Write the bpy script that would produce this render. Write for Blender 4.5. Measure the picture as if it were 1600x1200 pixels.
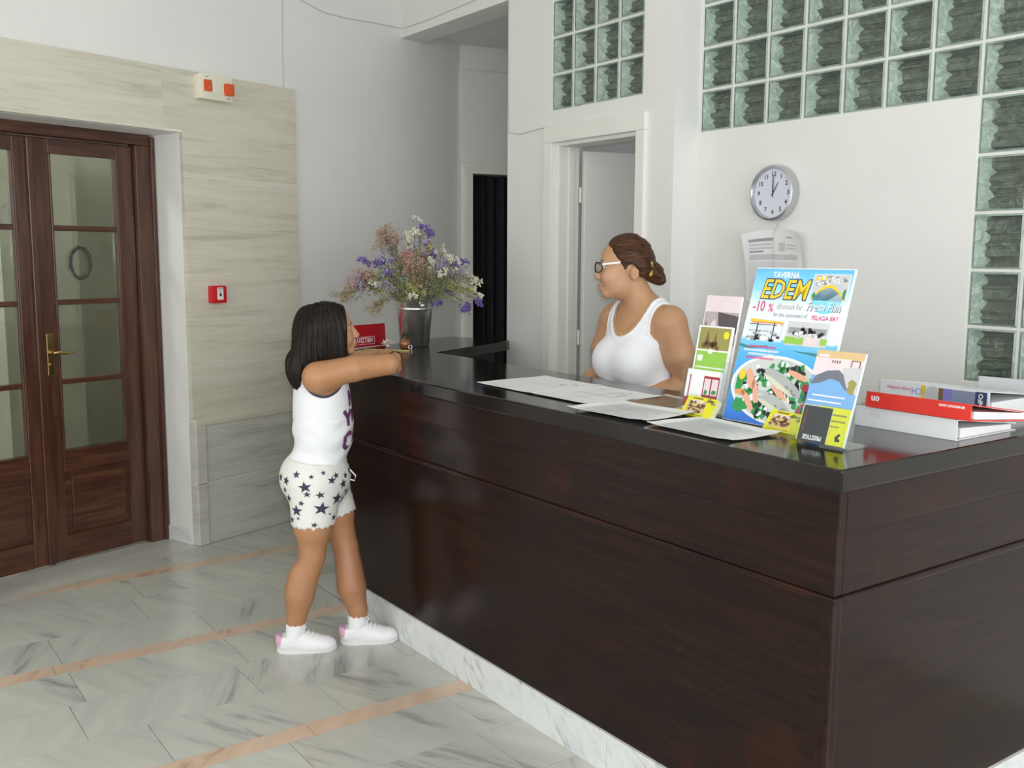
import bpy, bmesh, math, random
import numpy as np
from mathutils import Vector, Matrix
random.seed(7); rng = np.random.default_rng(7)
SC = bpy.context.scene
COL = SC.collection
for o in list(bpy.data.objects): bpy.data.objects.remove(o)
R = math.radians

# ------------------------------------------------------------------ camera
YAW, PIT, ROL = R(54.58), R(7.428), R(.2964)
fw = Vector((math.cos(YAW)*math.cos(PIT), math.sin(YAW)*math.cos(PIT), -math.sin(PIT)))
rt = Vector((math.sin(YAW), -math.cos(YAW), 0)); up = rt.cross(fw)
rt, up = rt*math.cos(ROL)+up*math.sin(ROL), -rt*math.sin(ROL)+up*math.cos(ROL)
cd = bpy.data.cameras.new('camera'); cam = bpy.data.objects.new('camera', cd); COL.objects.link(cam)
cd.sensor_width = 36; cd.lens = 1552/1600*36; cd.clip_start = .05
m = Matrix((rt, up, -fw)).transposed().to_4x4(); m.translation = Vector((-1.9036, -1.3747, 1.6))
cam.matrix_world = m
SC.camera = cam

# ------------------------------------------------------------------ world, light, exposure
w = bpy.data.worlds.new('world'); SC.world = w; w.use_nodes = True
bg = w.node_tree.nodes['Background']; bg.inputs[0].default_value = (.90, .95, 1, 1); bg.inputs[1].default_value = .8
def area(name, loc, rot, sx, sy, power, col=(1, 1, 1)):
    l = bpy.data.lights.new(name, 'AREA'); l.shape = 'RECTANGLE'; l.size = sx; l.size_y = sy; l.energy = power; l.color = col
    o = bpy.data.objects.new(name, l); COL.objects.link(o); o.location = loc; o.rotation_euler = rot
    return o
area('daylight_entrance', (-.2, -4.7, 1.75), (R(90), 0, 0), 7.6, 3.0, 190, (.97, .985, 1))     # glass front, facing +Y
area('daylight_side', (-4.7, .2, 1.75), (R(90), 0, R(-90)), 6, 2.6, 60, (1, .985, .96))       # side glazing, facing +X
fl = bpy.data.lights.new('camera_flash', 'AREA'); fl.shape = 'DISK'; fl.size = .05; fl.energy = 22
fo = bpy.data.objects.new('camera_flash', fl); COL.objects.link(fo); fo.location = cam.location+rt*.03+up*.055; fo.rotation_euler = cam.matrix_world.to_euler()
vs = SC.view_settings; vs.view_transform = 'Standard'; vs.look = 'None'; vs.exposure = 0.25; vs.gamma = 1; vs.use_curve_mapping = False

# ------------------------------------------------------------------ materials
MATS = {}
def nodes(name):
    mt = bpy.data.materials.new(name); mt.use_nodes = True; nt = mt.node_tree
    MATS[name] = mt
    return mt, nt, nt.nodes['Principled BSDF']
def N(nt, t, **kw):
    n = nt.nodes.new(t)
    for k, v in kw.items(): setattr(n, k, v)
    return n
def coords(nt, rot=(0, 0, 0), scale=(1, 1, 1), rand=False, kind='Object'):
    tc = N(nt, 'ShaderNodeTexCoord'); mp = N(nt, 'ShaderNodeMapping')
    mp.vector_type = 'TEXTURE'; mp.inputs['Rotation'].default_value = rot; mp.inputs['Scale'].default_value = tuple(1/c for c in scale)
    src = tc.outputs[kind]
    if rand:
        oi = N(nt, 'ShaderNodeObjectInfo'); va = N(nt, 'ShaderNodeVectorMath', operation='SCALE')
        cb = N(nt, 'ShaderNodeCombineXYZ')
        nt.links.new(oi.outputs['Random'], cb.inputs[0]); nt.links.new(oi.outputs['Random'], cb.inputs[1]); nt.links.new(oi.outputs['Random'], cb.inputs[2])
        nt.links.new(cb.outputs[0], va.inputs[0]); va.inputs['Scale'].default_value = 37.
        ad = N(nt, 'ShaderNodeVectorMath', operation='ADD')
        nt.links.new(src, ad.inputs[0]); nt.links.new(va.outputs[0], ad.inputs[1]); src = ad.outputs[0]
    nt.links.new(src, mp.inputs['Vector'])
    return mp.outputs[0]
def ramp(nt, fac, stops):
    r = N(nt, 'ShaderNodeValToRGB'); e = r.color_ramp.elements
    while len(e) < len(stops): e.new(.5)
    for el, (p, c) in zip(e, stops): el.position = p; el.color = (*c, 1)
    nt.links.new(fac, r.inputs[0]); return r.outputs[0]
def noise(nt, vec, scale, detail=4, rough=.55, dist=0.):
    n = N(nt, 'ShaderNodeTexNoise'); n.inputs['Scale'].default_value = scale; n.inputs['Detail'].default_value = detail
    n.inputs['Roughness'].default_value = rough; n.inputs['Distortion'].default_value = dist
    nt.links.new(vec, n.inputs['Vector']); return n.outputs['Fac']
def bump(nt, b, fac, strength, dist=.002):
    n = N(nt, 'ShaderNodeBump'); n.inputs['Strength'].default_value = strength; n.inputs['Distance'].default_value = dist
    nt.links.new(fac, n.inputs['Height']); nt.links.new(n.outputs[0], b.inputs['Normal'])
def PM(name, col, rough=.5, metal=0., var=.06, vscale=6., bs=0., bscale=80., coat=0., spec=.5, stretch=(1, 1, 1), croughness=.08):
    if name in MATS: return MATS[name]
    mt, nt, b = nodes(name)
    v = coords(nt, scale=stretch)
    f = noise(nt, v, vscale)
    lo = tuple(max(0, c*(1-var)) for c in col); hi = tuple(min(1, c*(1+var)) for c in col)
    nt.links.new(ramp(nt, f, [(.3, lo), (.7, hi)]), b.inputs['Base Color'])
    b.inputs['Roughness'].default_value = rough; b.inputs['Metallic'].default_value = metal
    b.inputs['Specular IOR Level'].default_value = spec
    if coat: b.inputs['Coat Weight'].default_value = coat; b.inputs['Coat Roughness'].default_value = croughness
    if bs: bump(nt, b, noise(nt, v, bscale), bs)
    return mt
def clear(name, tint, gloss=.1, rough=.03, dens=0.):
    mt, nt, b = nodes(name); nt.nodes.remove(b)
    out = nt.nodes['Material Output']
    t = N(nt, 'ShaderNodeBsdfTransparent'); t.inputs[0].default_value = (*tint, 1)
    g = N(nt, 'ShaderNodeBsdfGlossy'); g.inputs['Roughness'].default_value = rough; g.inputs[0].default_value = (1, 1, 1, 1)
    fr = N(nt, 'ShaderNodeLayerWeight'); fr.inputs[0].default_value = .5
    pw = N(nt, 'ShaderNodeMath', operation='POWER'); nt.links.new(fr.outputs['Facing'], pw.inputs[0]); pw.inputs[1].default_value = 4.
    ml = N(nt, 'ShaderNodeMath', operation='MULTIPLY'); nt.links.new(pw.outputs[0], ml.inputs[0]); ml.inputs[1].default_value = .5
    ad = N(nt, 'ShaderNodeMath', operation='ADD', use_clamp=True); ad.inputs[1].default_value = gloss
    nt.links.new(ml.outputs[0], ad.inputs[0])
    mx = N(nt, 'ShaderNodeMixShader'); nt.links.new(ad.outputs[0], mx.inputs[0]); nt.links.new(t.outputs[0], mx.inputs[1]); nt.links.new(g.outputs[0], mx.inputs[2])
    last = mx.outputs[0]
    if dens:
        d = N(nt, 'ShaderNodeBsdfDiffuse'); d.inputs[0].default_value = (.8, .85, .82, 1)
        m2 = N(nt, 'ShaderNodeMixShader'); m2.inputs[0].default_value = dens
        nt.links.new(last, m2.inputs[1]); nt.links.new(d.outputs[0], m2.inputs[2]); last = m2.outputs[0]
    nt.links.new(last, out.inputs[0]); return mt

WALL = PM('wall_paint', (.80, .80, .765), .85, var=.02, vscale=2, bs=.12, bscale=60)
CEIL = PM('ceiling_paint', (.82, .82, .80), .9, var=.02)
TRIMW = PM('white_gloss_paint', (.83, .82, .76), .35, var=.02)
DOORW = PM('white_door_paint', (.80, .80, .755), .4, var=.02)

def travertine(name, base, dark, light):
    mt, nt, b = nodes(name)
    v = coords(nt, scale=(.8, .8, 9), rand=True)
    f = noise(nt, v, 1.6, 6, .6, .6)
    v2 = coords(nt, scale=(3, 3, 60), rand=True); f2 = noise(nt, v2, 1.5, 5, .65, .3)
    mx = N(nt, 'ShaderNodeMix', data_type='FLOAT'); mx.inputs[0].default_value = .35
    nt.links.new(f, mx.inputs[2]); nt.links.new(f2, mx.inputs[3])
    nt.links.new(ramp(nt, mx.outputs[0], [(.34, dark), (.47, base), (.66, light)]), b.inputs['Base Color'])
    b.inputs['Roughness'].default_value = .38
    bump(nt, b, f2, .08)
    return mt
TRAV = travertine('streaked_beige_marble', (.64, .605, .50), (.505, .47, .38), (.71, .68, .585))
TRAV2 = travertine('streaked_grey_marble', (.57, .56, .495), (.42, .415, .365), (.66, .65, .58))

def veined(name, base, dark, light, ang, sc=1., rough=.22, aniso=7.):
    mt, nt, b = nodes(name)
    v = coords(nt, rot=(0, 0, ang), scale=(1.1*sc, aniso*sc, 1), rand=True)
    f = noise(nt, v, 1.9, 6, .6, .5)
    v2 = coords(nt, rot=(0, 0, ang), scale=(.5*sc, 3.5*sc, 1), rand=True); f2 = noise(nt, v2, 1.4, 4, .6, .8)
    mx = N(nt, 'ShaderNodeMix', data_type='FLOAT'); mx.inputs[0].default_value = .5
    nt.links.new(f, mx.inputs[2]); nt.links.new(f2, mx.inputs[3])
    nt.links.new(ramp(nt, mx.outputs[0], [(.33, dark), (.44, base), (.62, light)]), b.inputs['Base Color'])
    b.inputs['Roughness'].default_value = rough
    return mt
FL_A = veined('white_marble_vein_right', (.51, .515, .465), (.22, .24, .23), (.59, .59, .53), R(-64))
FL_B = veined('white_marble_vein_left', (.50, .505, .46), (.21, .23, .22), (.58, .58, .525), R(62))
PINK = veined('pink_marble', (.62, .45, .33), (.36, .24, .17), (.70, .53, .40), R(50), 1.4, .25, 3.)
def speckled(name):
    mt, nt, b = nodes(name)
    f = noise(nt, coords(nt, rot=(R(35), 0, 0), scale=(5, 4, 16), rand=True), 2.2, 5, .6, .8)
    f2 = noise(nt, coords(nt, rand=True), 5., 3)
    mx = N(nt, 'ShaderNodeMix', data_type='FLOAT'); mx.inputs[0].default_value = .35; nt.links.new(f, mx.inputs[2]); nt.links.new(f2, mx.inputs[3])
    nt.links.new(ramp(nt, mx.outputs[0], [(.34, (.36, .39, .42)), (.43, (.66, .68, .68)), (.52, (.74, .76, .75))]), b.inputs['Base Color']); b.inputs['Roughness'].default_value = .25
    return mt
KICK = speckled('white_speckled_marble')
THRESH = veined('grey_threshold_marble', (.55, .55, .50), (.40, .41, .38), (.62, .62, .56), R(20), 1., .25, 3.)
GROUT = PM('floor_grout', (.40, .40, .36), .7)

def wood(name, dark, base, light, rough, coat, axis_scale, patch=None, spec=.5):
    mt, nt, b = nodes(name)
    v = coords(nt, scale=axis_scale, rand=True)
    f = noise(nt, v, 2.2, 6, .6, .4)
    c = ramp(nt, f, [(.3, dark), (.5, base), (.72, light)])
    if patch:
        v2 = coords(nt, scale=(1, 1, 1), rand=True); f2 = noise(nt, v2, 2.6, 3)
        mx = N(nt, 'ShaderNodeMix', data_type='RGBA'); 
        nt.links.new(ramp(nt, f2, [(.55, (0, 0, 0)), (.75, (1, 1, 1))]), mx.inputs[0])
        nt.links.new(c, mx.inputs[6]); mx.inputs[7].default_value = (*patch, 1); c = mx.outputs[2]
    nt.links.new(c, b.inputs['Base Color'])
    b.inputs['Roughness'].default_value = rough; b.inputs['Coat Weight'].default_value = coat; b.inputs['Coat Roughness'].default_value = .12
    bump(nt, b, f, .06, .001); b.inputs['Specular IOR Level'].default_value = spec
    return mt
DARK = wood('dark_mahogany_panel', (.009, .0045, .0035), (.0155, .0070, .0052), (.024, .0100, .0070), .19, 0., (1.5, 1.5, 22), (.042, .0115, .006), .21)
DARKTOP = wood('dark_mahogany_top', (.008, .006, .0055), (.012, .0085, .0075), (.017, .012, .010), .12, 0., (14, 1.5, 3), None, .38)
WOOD = wood('brown_door_wood', (.040, .014, .008), (.075, .027, .015), (.125, .050, .026), .32, .35, (16, 16, 1.3))
WOODH = wood('brown_door_wood_rail', (.040, .014, .008), (.075, .027, .015), (.13, .052, .026), .32, .35, (1.3, 16, 16))
GLASS = clear('door_glass', (.62, .64, .58), .05, .02)
ACRYL = clear('clear_acrylic', (.95, .97, .97), .012, .03, .015)
STEEL = PM('brushed_steel', (.82, .81, .78), .30, 1., var=.08, vscale=3, stretch=(1, 1, 30), bs=0)
BRASS = PM('brass', (.55, .40, .16), .25, 1., var=.1)
PAPER = PM('white_paper', (.82, .83, .82), .7, var=.015)
WHITEP = PM('white_plastic', (.80, .80, .79), .4, var=.01)
CREAMP = PM('cream_plastic', (.80, .77, .62), .45, var=.02)

# ------------------------------------------------------------------ mesh helpers
def link(name, me, mat=None, parent=None, smooth=False, loc=None, rot=None):
    o = bpy.data.objects.new(name, me); COL.objects.link(o)
    if mat is not None and me is not None and len(me.materials) == 0:
        for k in (mat if isinstance(mat, (list, tuple)) else [mat]): me.materials.append(k)
    if parent is not None: o.parent = parent
    if smooth and me is not None: me.polygons.foreach_set('use_smooth', [True]*len(me.polygons))
    if loc is not None: o.location = loc
    if rot is not None: o.rotation_euler = rot
    return o
def solid(bm, t):
    bm.normal_update(); bmesh.ops.solidify(bm, geom=bm.faces[:], thickness=t)
def bm_obj(name, bm, mat=None, parent=None, smooth=False, bevel=0., **kw):
    if bevel: bmesh.ops.bevel(bm, geom=bm.edges[:], offset=bevel, segments=2, affect='EDGES', profile=.6, clamp_overlap=True)
    bmesh.ops.recalc_face_normals(bm, faces=bm.faces[:])
    me = bpy.data.meshes.new(name); bm.to_mesh(me); bm.free()
    o = link(name, me, mat, parent, smooth, **kw)
    if smooth:
        try: me.set_sharp_from_angle(angle=R(40))
        except Exception: pass
    return o
def empty(name, loc=(0, 0, 0), rotz=0., parent=None):
    o = bpy.data.objects.new(name, None); COL.objects.link(o); o.location = loc; o.rotation_euler = (0, 0, rotz); o.empty_display_size = .05
    if parent: o.parent = parent
    return o
def tag(o, label, cat, group=None):
    o['label'] = label; o['category'] = cat
    if group: o['group'] = group
    return o
def struct(o): o['kind'] = 'structure'; return o
def add_box(bm, x0, x1, y0, y1, z0, z1, mi=0):
    v = [bm.verts.new((x, y, z)) for x in (x0, x1) for y in (y0, y1) for z in (z0, z1)]
    for f in ((0, 1, 3, 2), (4, 6, 7, 5), (0, 4, 5, 1), (2, 3, 7, 6), (0, 2, 6, 4), (1, 5, 7, 3)):
        fc = bm.faces.new([v[i] for i in f]); fc.material_index = mi
def boxes(name, bl, mat, parent=None, bevel=0., **kw):
    bm = bmesh.new()
    for b in bl: add_box(bm, *b)
    return bm_obj(name, bm, mat, parent, bevel=bevel, **kw)
def add_prism(bm, poly, z0, z1):
    a = [bm.verts.new((p[0], p[1], z0)) for p in poly]; b = [bm.verts.new((p[0], p[1], z1)) for p in poly]; n = len(poly)
    bm.faces.new(b); bm.faces.new(a[::-1])
    for i in range(n): bm.faces.new((a[i], a[(i+1) % n], b[(i+1) % n], b[i]))
def add_tube(bm, pts, r, seg=8, caps=True):
    pts = [Vector(p) for p in pts]; rs = r if isinstance(r, (list, tuple)) else [r]*len(pts); rings = []
    ref = Vector((0, 0, 1))
    for i, p in enumerate(pts):
        t = (pts[min(i+1, len(pts)-1)]-pts[max(i-1, 0)]).normalized()
        if abs(t.dot(ref)) > .95: ref = Vector((1, 0, 0))
        a = t.cross(ref).normalized(); b = t.cross(a).normalized(); ref = -b if abs(b.dot(ref)) > .01 and False else ref
        rings.append([bm.verts.new(p+(a*math.cos(k*2*math.pi/seg)+b*math.sin(k*2*math.pi/seg))*rs[i]) for k in range(seg)])
    for i in range(len(rings)-1):
        for k in range(seg): bm.faces.new((rings[i][k], rings[i][(k+1) % seg], rings[i+1][(k+1) % seg], rings[i+1][k]))
    if caps and seg > 2: bm.faces.new(rings[0][::-1]); bm.faces.new(rings[-1])
def add_lathe(bm, prof, seg=32, cx=0, cy=0):
    rings = []
    for r, z in prof:
        rings.append([bm.verts.new((cx+r*math.cos(k*2*math.pi/seg), cy+r*math.sin(k*2*math.pi/seg), z)) for k in range(seg)] if r > 1e-6 else [bm.verts.new((cx, cy, z))])
    for a, b in zip(rings, rings[1:]):
        for k in range(seg):
            q = [a[k % len(a)], a[(k+1) % len(a)], b[(k+1) % len(b)], b[k % len(b)]]
            q = list(dict.fromkeys(q))
            if len(q) > 2: bm.faces.new(q)
def add_ball(bm, c, r, sub=1, sc=(1, 1, 1)):
    ret = bmesh.ops.create_icosphere(bm, subdivisions=sub, radius=1)
    for v in ret['verts']: v.co = Vector((c[0]+v.co.x*r*sc[0], c[1]+v.co.y*r*sc[1], c[2]+v.co.z*r*sc[2]))
def tube(name, pts, r, mat, parent=None, seg=8):
    bm = bmesh.new(); add_tube(bm, pts, r, seg); return bm_obj(name, bm, mat, parent, smooth=True)
def clip(poly, nx, ny, d):           # keep nx*x+ny*y <= d
    out = []
    for i, p in enumerate(poly):
        q = poly[(i+1) % len(poly)]; a = nx*p[0]+ny*p[1]-d; b = nx*q[0]+ny*q[1]-d
        if a <= 0: out.append(p)
        if a*b < 0: t = a/(a-b); out.append((p[0]+(q[0]-p[0])*t, p[1]+(q[1]-p[1])*t))
    return out
def flat(name, poly, mat, parent, z, th=.0004):   # printed patch lying on a sheet: local x, y, slight relief
    bm = bmesh.new(); add_prism(bm, poly, z, z+th); return bm_obj(name, bm, mat, parent)
def rect(x0, y0, x1, y1): return [(x0, y0), (x1, y0), (x1, y1), (x0, y1)]
def ell(cx, cy, rx, ry, n=24, a=0):
    ca, sa = math.cos(a), math.sin(a)
    return [(cx+rx*math.cos(t)*ca-ry*math.sin(t)*sa, cy+rx*math.cos(t)*sa+ry*math.sin(t)*ca) for t in [k*2*math.pi/n for k in range(n)]]
def blob(cx, cy, rx, ry, n=14, j=.25, a=0):
    ca, sa = math.cos(a), math.sin(a); o = []
    for k in range(n):
        t = k*2*math.pi/n; f = 1+random.uniform(-j, j); x = rx*f*math.cos(t); y = ry*f*math.sin(t); o.append((cx+x*ca-y*sa, cy+x*sa+y*ca))
    return o
def text(name, body, size, mat, parent, x, y, z, rot=0., bold=0., shear=0., align='CENTER', sx=1., mtx=None):
    cu = bpy.data.curves.new(name, 'FONT'); cu.body = body; cu.size = size; cu.align_x = align; cu.align_y = 'CENTER'; cu.offset = bold; cu.shear = shear; cu.resolution_u = 2
    t = bpy.data.objects.new(name, cu); COL.objects.link(t)
    bpy.context.view_layer.update()
    me = bpy.data.meshes.new_from_object(t.evaluated_get(bpy.context.evaluated_depsgraph_get()))
    bpy.data.objects.remove(t); bpy.data.curves.remove(cu)
    me.name = name; me.materials.clear()
    T = (mtx or Matrix()) @ Matrix.Translation((x, y, z)) @ Matrix.Rotation(rot, 4, 'Z') @ Matrix.Diagonal((sx, 1, 1, 1))
    me.transform(T)
    return link(name, me, mat, parent)
# ------------------------------------------------------------------ structure
WA = R(18.77); CA, SA = math.cos(WA), math.sin(WA)
def W(a, n, z=0.): return Vector((a*CA-n*SA, a*SA+n*CA, z))
H = 1.1146
CEILZ = 3.6

floor = struct(boxes('floor', [(-4.8, 4.4, -4.6, 7.2, -.12, -.006)], GROUT))
def tile(name, poly, mat):
    poly = clip(poly, -SA, CA, 3.785)           # threshold in front of the door runs with the slanted wall
    if len(poly) < 3: return
    cx = sum(p[0] for p in poly)/len(poly); cy = sum(p[1] for p in poly)/len(poly)
    ar = abs(sum(poly[i][0]*poly[(i+1) % len(poly)][1]-poly[(i+1) % len(poly)][0]*poly[i][1] for i in range(len(poly))))/2
    if ar < .0008: return
    bm = bmesh.new(); add_prism(bm, [(p[0]-cx, p[1]-cy) for p in poly], -.008, random.uniform(-.0004, .0003))
    bm_obj(name, bm, mat, floor, loc=(cx, cy, 0))
G = .0011
Y0 = 1.615-2*1.003-.0
for band in range(-1, 5):
    yb = 1.57+(band-1)*1.005                    # lower edge of the pink strip
    for k in range(-4, 2):                       # pink strip pieces
        x0 = k*.92+.31*(band % 3); x1 = x0+.92
        x1 = min(x1, .04) if yb < 3.2 else min(x1, 1.7)
        if x1-x0 > .05: tile('pink_strip', rect(x0+G, yb+G, x1-G, yb+.092-G), PINK)
    for row in range(3):                         # three rows of white tiles up to the next strip
        ya = yb+.092+row*.3043; yc = ya+.3043
        off = {0: -1.18, 1: -.765, 2: -1.31}[row]+.13*(band % 2)
        mat = (FL_A, FL_B, FL_A)[row] if band % 2 else (FL_B, FL_A, FL_A)[row]
        for k in range(-4, 6):
            x0 = off+k*.605; x1 = x0+.605
            lim = .04 if ya < 3.1 else 1.75
            x1 = min(x1, lim)
            if x1-x0 > .03: tile('floor_tile', rect(x0+G, ya+G, x1-G, yc-G), mat)
for k in range(5):                               # slabs along the door threshold
    a0 = -1.6+k*.9
    P = [W(a0+G, 3.787), W(a0+.9-G, 3.787), W(a0+.9-G, 4.30), W(a0+G, 4.30)]
    cx, cy = sum(p.x for p in P)/4, sum(p.y for p in P)/4
    bm = bmesh.new(); add_prism(bm, [(p.x-cx, p.y-cy) for p in P], -.008, 0.); bm_obj('threshold_slab', bm, THRESH, floor, loc=(cx, cy, 0))
boxes('paving_slab', [(.05, 4.4, -4.6, .0, -.008, 0), (-4.8, .05, -4.6, -.53, -.008, 0), (.05, 4.4, .0, 3.1, -.008, 0), (1.76, 4.4, 3.1, 7.2, -.008, 0)], FL_A, floor)

ceiling = struct(boxes('ceiling', [(-4.8, 1.41, -4.6, 7.2, CEILZ, CEILZ+.1), (1.41, 4.4, -4.6, 7.2, CEILZ, CEILZ+.1)], CEIL))
# slanted left wall with the door recess
AL, AR, RH = -.30, 1.05, 2.222
wl = struct(boxes('wall_left', [(-4.6, AL, 3.85, 4.2, 0, CEILZ), (AL, AR, 3.85, 4.2, RH, CEILZ), (AR, 3.425, 3.85, 4.2, 0, CEILZ)], WALL, rot=(0, 0, WA)))
def slab(a0, a1, z0, z1, nf, mat, bev=.001, nb=3.852):
    cx, cz = (a0+a1)/2, (z0+z1)/2
    g = .0014
    bm = bmesh.new(); add_box(bm, a0-cx+g, a1-cx-g, nf, nb, z0-cz+g, z1-cz-g)
    return bm_obj('marble_slab', bm, mat, wl, bevel=bev, loc=(cx, 0, cz))
zc = [.70, .985, 1.245, 1.485, 1.742, 2.0, 2.236]
for i in range(6): slab(AR, 1.835, zc[i], zc[i+1], 3.82+.0015*(i % 2), TRAV)
slab(.94, 1.835, 2.236, 2.545, 3.819, TRAV)
slab(-.02, .94, RH, 2.545, 3.82, TRAV); slab(-.98, -.02, RH, 2.545, 3.8205, TRAV)
for i in range(6): slab(-.98, AL, zc[i], zc[i+1] if i < 5 else RH, 3.82, TRAV)
for z0, z1 in ((0, .345), (.345, .672)):
    slab(1.115, 1.845, z0, z1, 3.80, TRAV2, .004); slab(AR-.004, 1.115, z0, z1, 3.79, TRAV2, .005); slab(-.98, AL, z0, z1, 3.80, TRAV2)
GR2 = PM('light_slab_grout', (.78, .76, .68), .8)
boxes('slab_grout', [(AR+.002, 1.833, 3.8225, 3.852, .7, 2.543), (-.978, AR+.002, 3.8225, 3.852, RH+.002, 2.543), (1.05, 1.843, 3.802, 3.85, .002, .664)], GR2, wl)
bm = bmesh.new()
for a0, a1 in ((AR-.004, 1.85), (-.98, AL)): add_box(bm, a0, a1, 3.788, 3.852, .664, .702)
bm_obj('dado_cap', bm, TRAV, wl, bevel=.010)
boxes('skirting', [(AR-.012, AR, 3.86, 4.10, 0, .082), (AL, AL+.012, 3.86, 4.10, 0, .082)], KICK, wl, bevel=.003)
boxes('skirting', [(1.86, 3.42, 3.838, 3.852, 0, .082)], KICK, wl, bevel=.003)

# corridor wall with the curtained doorway
CAn = R(-10); wb = struct(boxes('wall_corridor', [(0, .065, 0, .2, 0, 2.17), (0, 2.4, 0, .2, 2.17, CEILZ), (.93, 2.4, 0, .2, 0, 2.17), (.065, .93, .5, .6, 0, 2.3)], WALL, loc=(1.985, 4.727, 0), rot=(0, 0, CAn)))
boxes('wall_band', [(0, 2.4, -.03, .0, 2.25, 2.885)], WALL, wb)
d3 = struct(empty('door_3', (1.985, 4.727, 0), CAn))
for b in [(.012, .07, -.045, .05, 0, 2.17), (.925, .985, -.045, .05, 0, 2.17)]: boxes('frame_post', [b], TRIMW, d3, bevel=.004)
boxes('frame_head', [(.012, .985, -.045, .05, 2.17, 2.25)], TRIMW, d3, bevel=.004)
CURT = PM('black_curtain_cloth', (.010, .010, .013), .8, var=.3, vscale=30)
bm = bmesh.new(); nx = 90; rows = []
for iz, z in enumerate((.02, .6, 1.2, 1.8, 2.17)):
    rows.append([bm.verts.new((.072+.852*i/nx, .10+.022*math.sin(i*.75+.1*iz)+.01*math.sin(i*.31), z)) for i in range(nx+1)])
for a, b in zip(rows, rows[1:]):
    for i in range(nx): bm.faces.new((a[i], a[i+1], b[i+1], b[i]))
solid(bm, .004)
cur = bm_obj('curtain', bm, CURT, smooth=True, loc=(1.985, 4.727, 0), rot=(0, 0, CAn)); tag(cur, 'black curtain hanging in the doorway behind the flowers', 'curtain')
boxes('ceiling_corridor', [(1.6, 4.4, 3.3, 5.2, 3.06, 3.12)], CEIL, None)['kind'] = 'structure'

# wall behind reception: door and glass-block window (plane X = 1.40)
XD, XT = 1.40, 1.60
DY0, DY1, DZ = 2.225, 2.905, 2.20          # door opening
BY0, BY1, BZ0, BZ1 = 2.212, 2.922, 2.353, 3.293
wd = struct(boxes('wall_back', [(XD, XT, BY1, 3.325, 0, CEILZ), (XD, XT, 1.998, BY0, 0, CEILZ), (XD, XT, DY1, BY1, 0, BZ0), (XD, XT, BY0, DY0, 0, BZ0), (XD, XT, DY0, DY1, DZ, BZ0), (XD, XT, BY0, BY1, BZ1, CEILZ)], WALL))
XC = 1.558
PY, PZ = .1947, .190
CY1, CY0 = 1.992, 1.992-7*.1947            # 7 columns
CZ = 2.166; CZT = CZ+5*PZ
COLY0 = CY0-2*.1947; COLZ0 = 2.166-5*.2045
wc = struct(boxes('wall_clock_side', [(XC, XC+.2, CY0, 1.998, 0, CZ), (XC, XC+.2, CY0, 1.998, CZT, CEILZ), (XC, XC+.2, CY1, 2.0, CZ, CZT), (XC, XC+.2, COLY0, CY0, 0, COLZ0), (XC, XC+.2, COLY0, CY0, CZT, CEILZ), (XC, XC+.2, -1.4, COLY0, 0, CEILZ), (1.41, 1.759, 1.9985, 2.05, 0, CEILZ)], WALL))
# beam over the passage
bm = bmesh.new(); P = [(1.40, 3.33), (1.60, 3.33), (1.60, 3.33), (1.60, 4.62), (1.40, 4.56)]; P = [(1.40, 3.326), (1.60, 3.326), (1.60, 4.64), (1.40, 4.57)]
add_prism(bm, P, 3.0, CEILZ); struct(bm_obj('ceiling_beam', bm, WALL, bevel=.004))
# closing walls of the room beyond the door and behind the camera
struct(boxes('wall_room_beyond', [(3.6, 3.7, -1.4, 4.6, 0, CEILZ), (1.76, 3.6, 1.2, 1.3, 0, CEILZ), (1.6, 3.7, 3.3, 3.4, 0, 3.06)], WALL))
struct(boxes('wall_right', [(2.9, 3.1, -4.6, -1.3, 0, CEILZ), (1.56, 3.1, -1.5, -1.4, 0, CEILZ)], WALL))
POST = PM('dark_aluminium', (.05, .045, .045), .35, .6)
struct(boxes('wall_entrance', [(x-.05, x+.05, -4.55, -4.45, 0, CEILZ) for x in (-3.9, -2.6, -1.3, 0., 1.3, 2.6)]+[(-4.7, 2.9, -4.55, -4.45, 3.2, CEILZ), (-4.7, 2.9, -4.55, -4.45, 0, .12)], POST))
struct(boxes('wall_side', [(-4.6, -4.5, -4.5, -2.9, 0, CEILZ), (-4.6, -4.5, 3.3, 5, 0, CEILZ), (-4.6, -4.5, -2.9, 3.3, 3.0, CEILZ), (-4.6, -4.5, -2.9, 3.3, 0, .5)], WALL))
struct(boxes('wall_far', [(-.6, 4.4, 6.6, 6.7, 0, CEILZ)], WALL))
# vestibule behind the glazed door
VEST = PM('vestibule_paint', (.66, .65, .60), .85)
vb = struct(boxes('wall_vestibule', [(-2.6, 2.2, 5.7, 5.8, 0, CEILZ), (2.1, 2.2, 4.2, 5.8, 0, CEILZ), (.72, 1.2, 5.1, 5.7, 0, 2.35)], VEST, rot=(0, 0, WA)))

vl = bpy.data.lights.new('vestibule_fill', 'POINT'); vl.energy = 85; vl.shadow_soft_size = .15; vo = bpy.data.objects.new('vestibule_fill', vl); COL.objects.link(vo); vo.location = W(-.6, 4.9, 2.9)  # unseen fill light, added to brighten what shows through the door panes
rl = bpy.data.lights.new('back_room_fill', 'POINT'); rl.energy = 5; rl.color = (.9, .93, 1); rl.shadow_soft_size = .2; ro = bpy.data.objects.new('back_room_fill', rl); COL.objects.link(ro); ro.location = (2.9, 1.9, 2.6)  # added fill light, out of view, for the white leaf and gap above it
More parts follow.
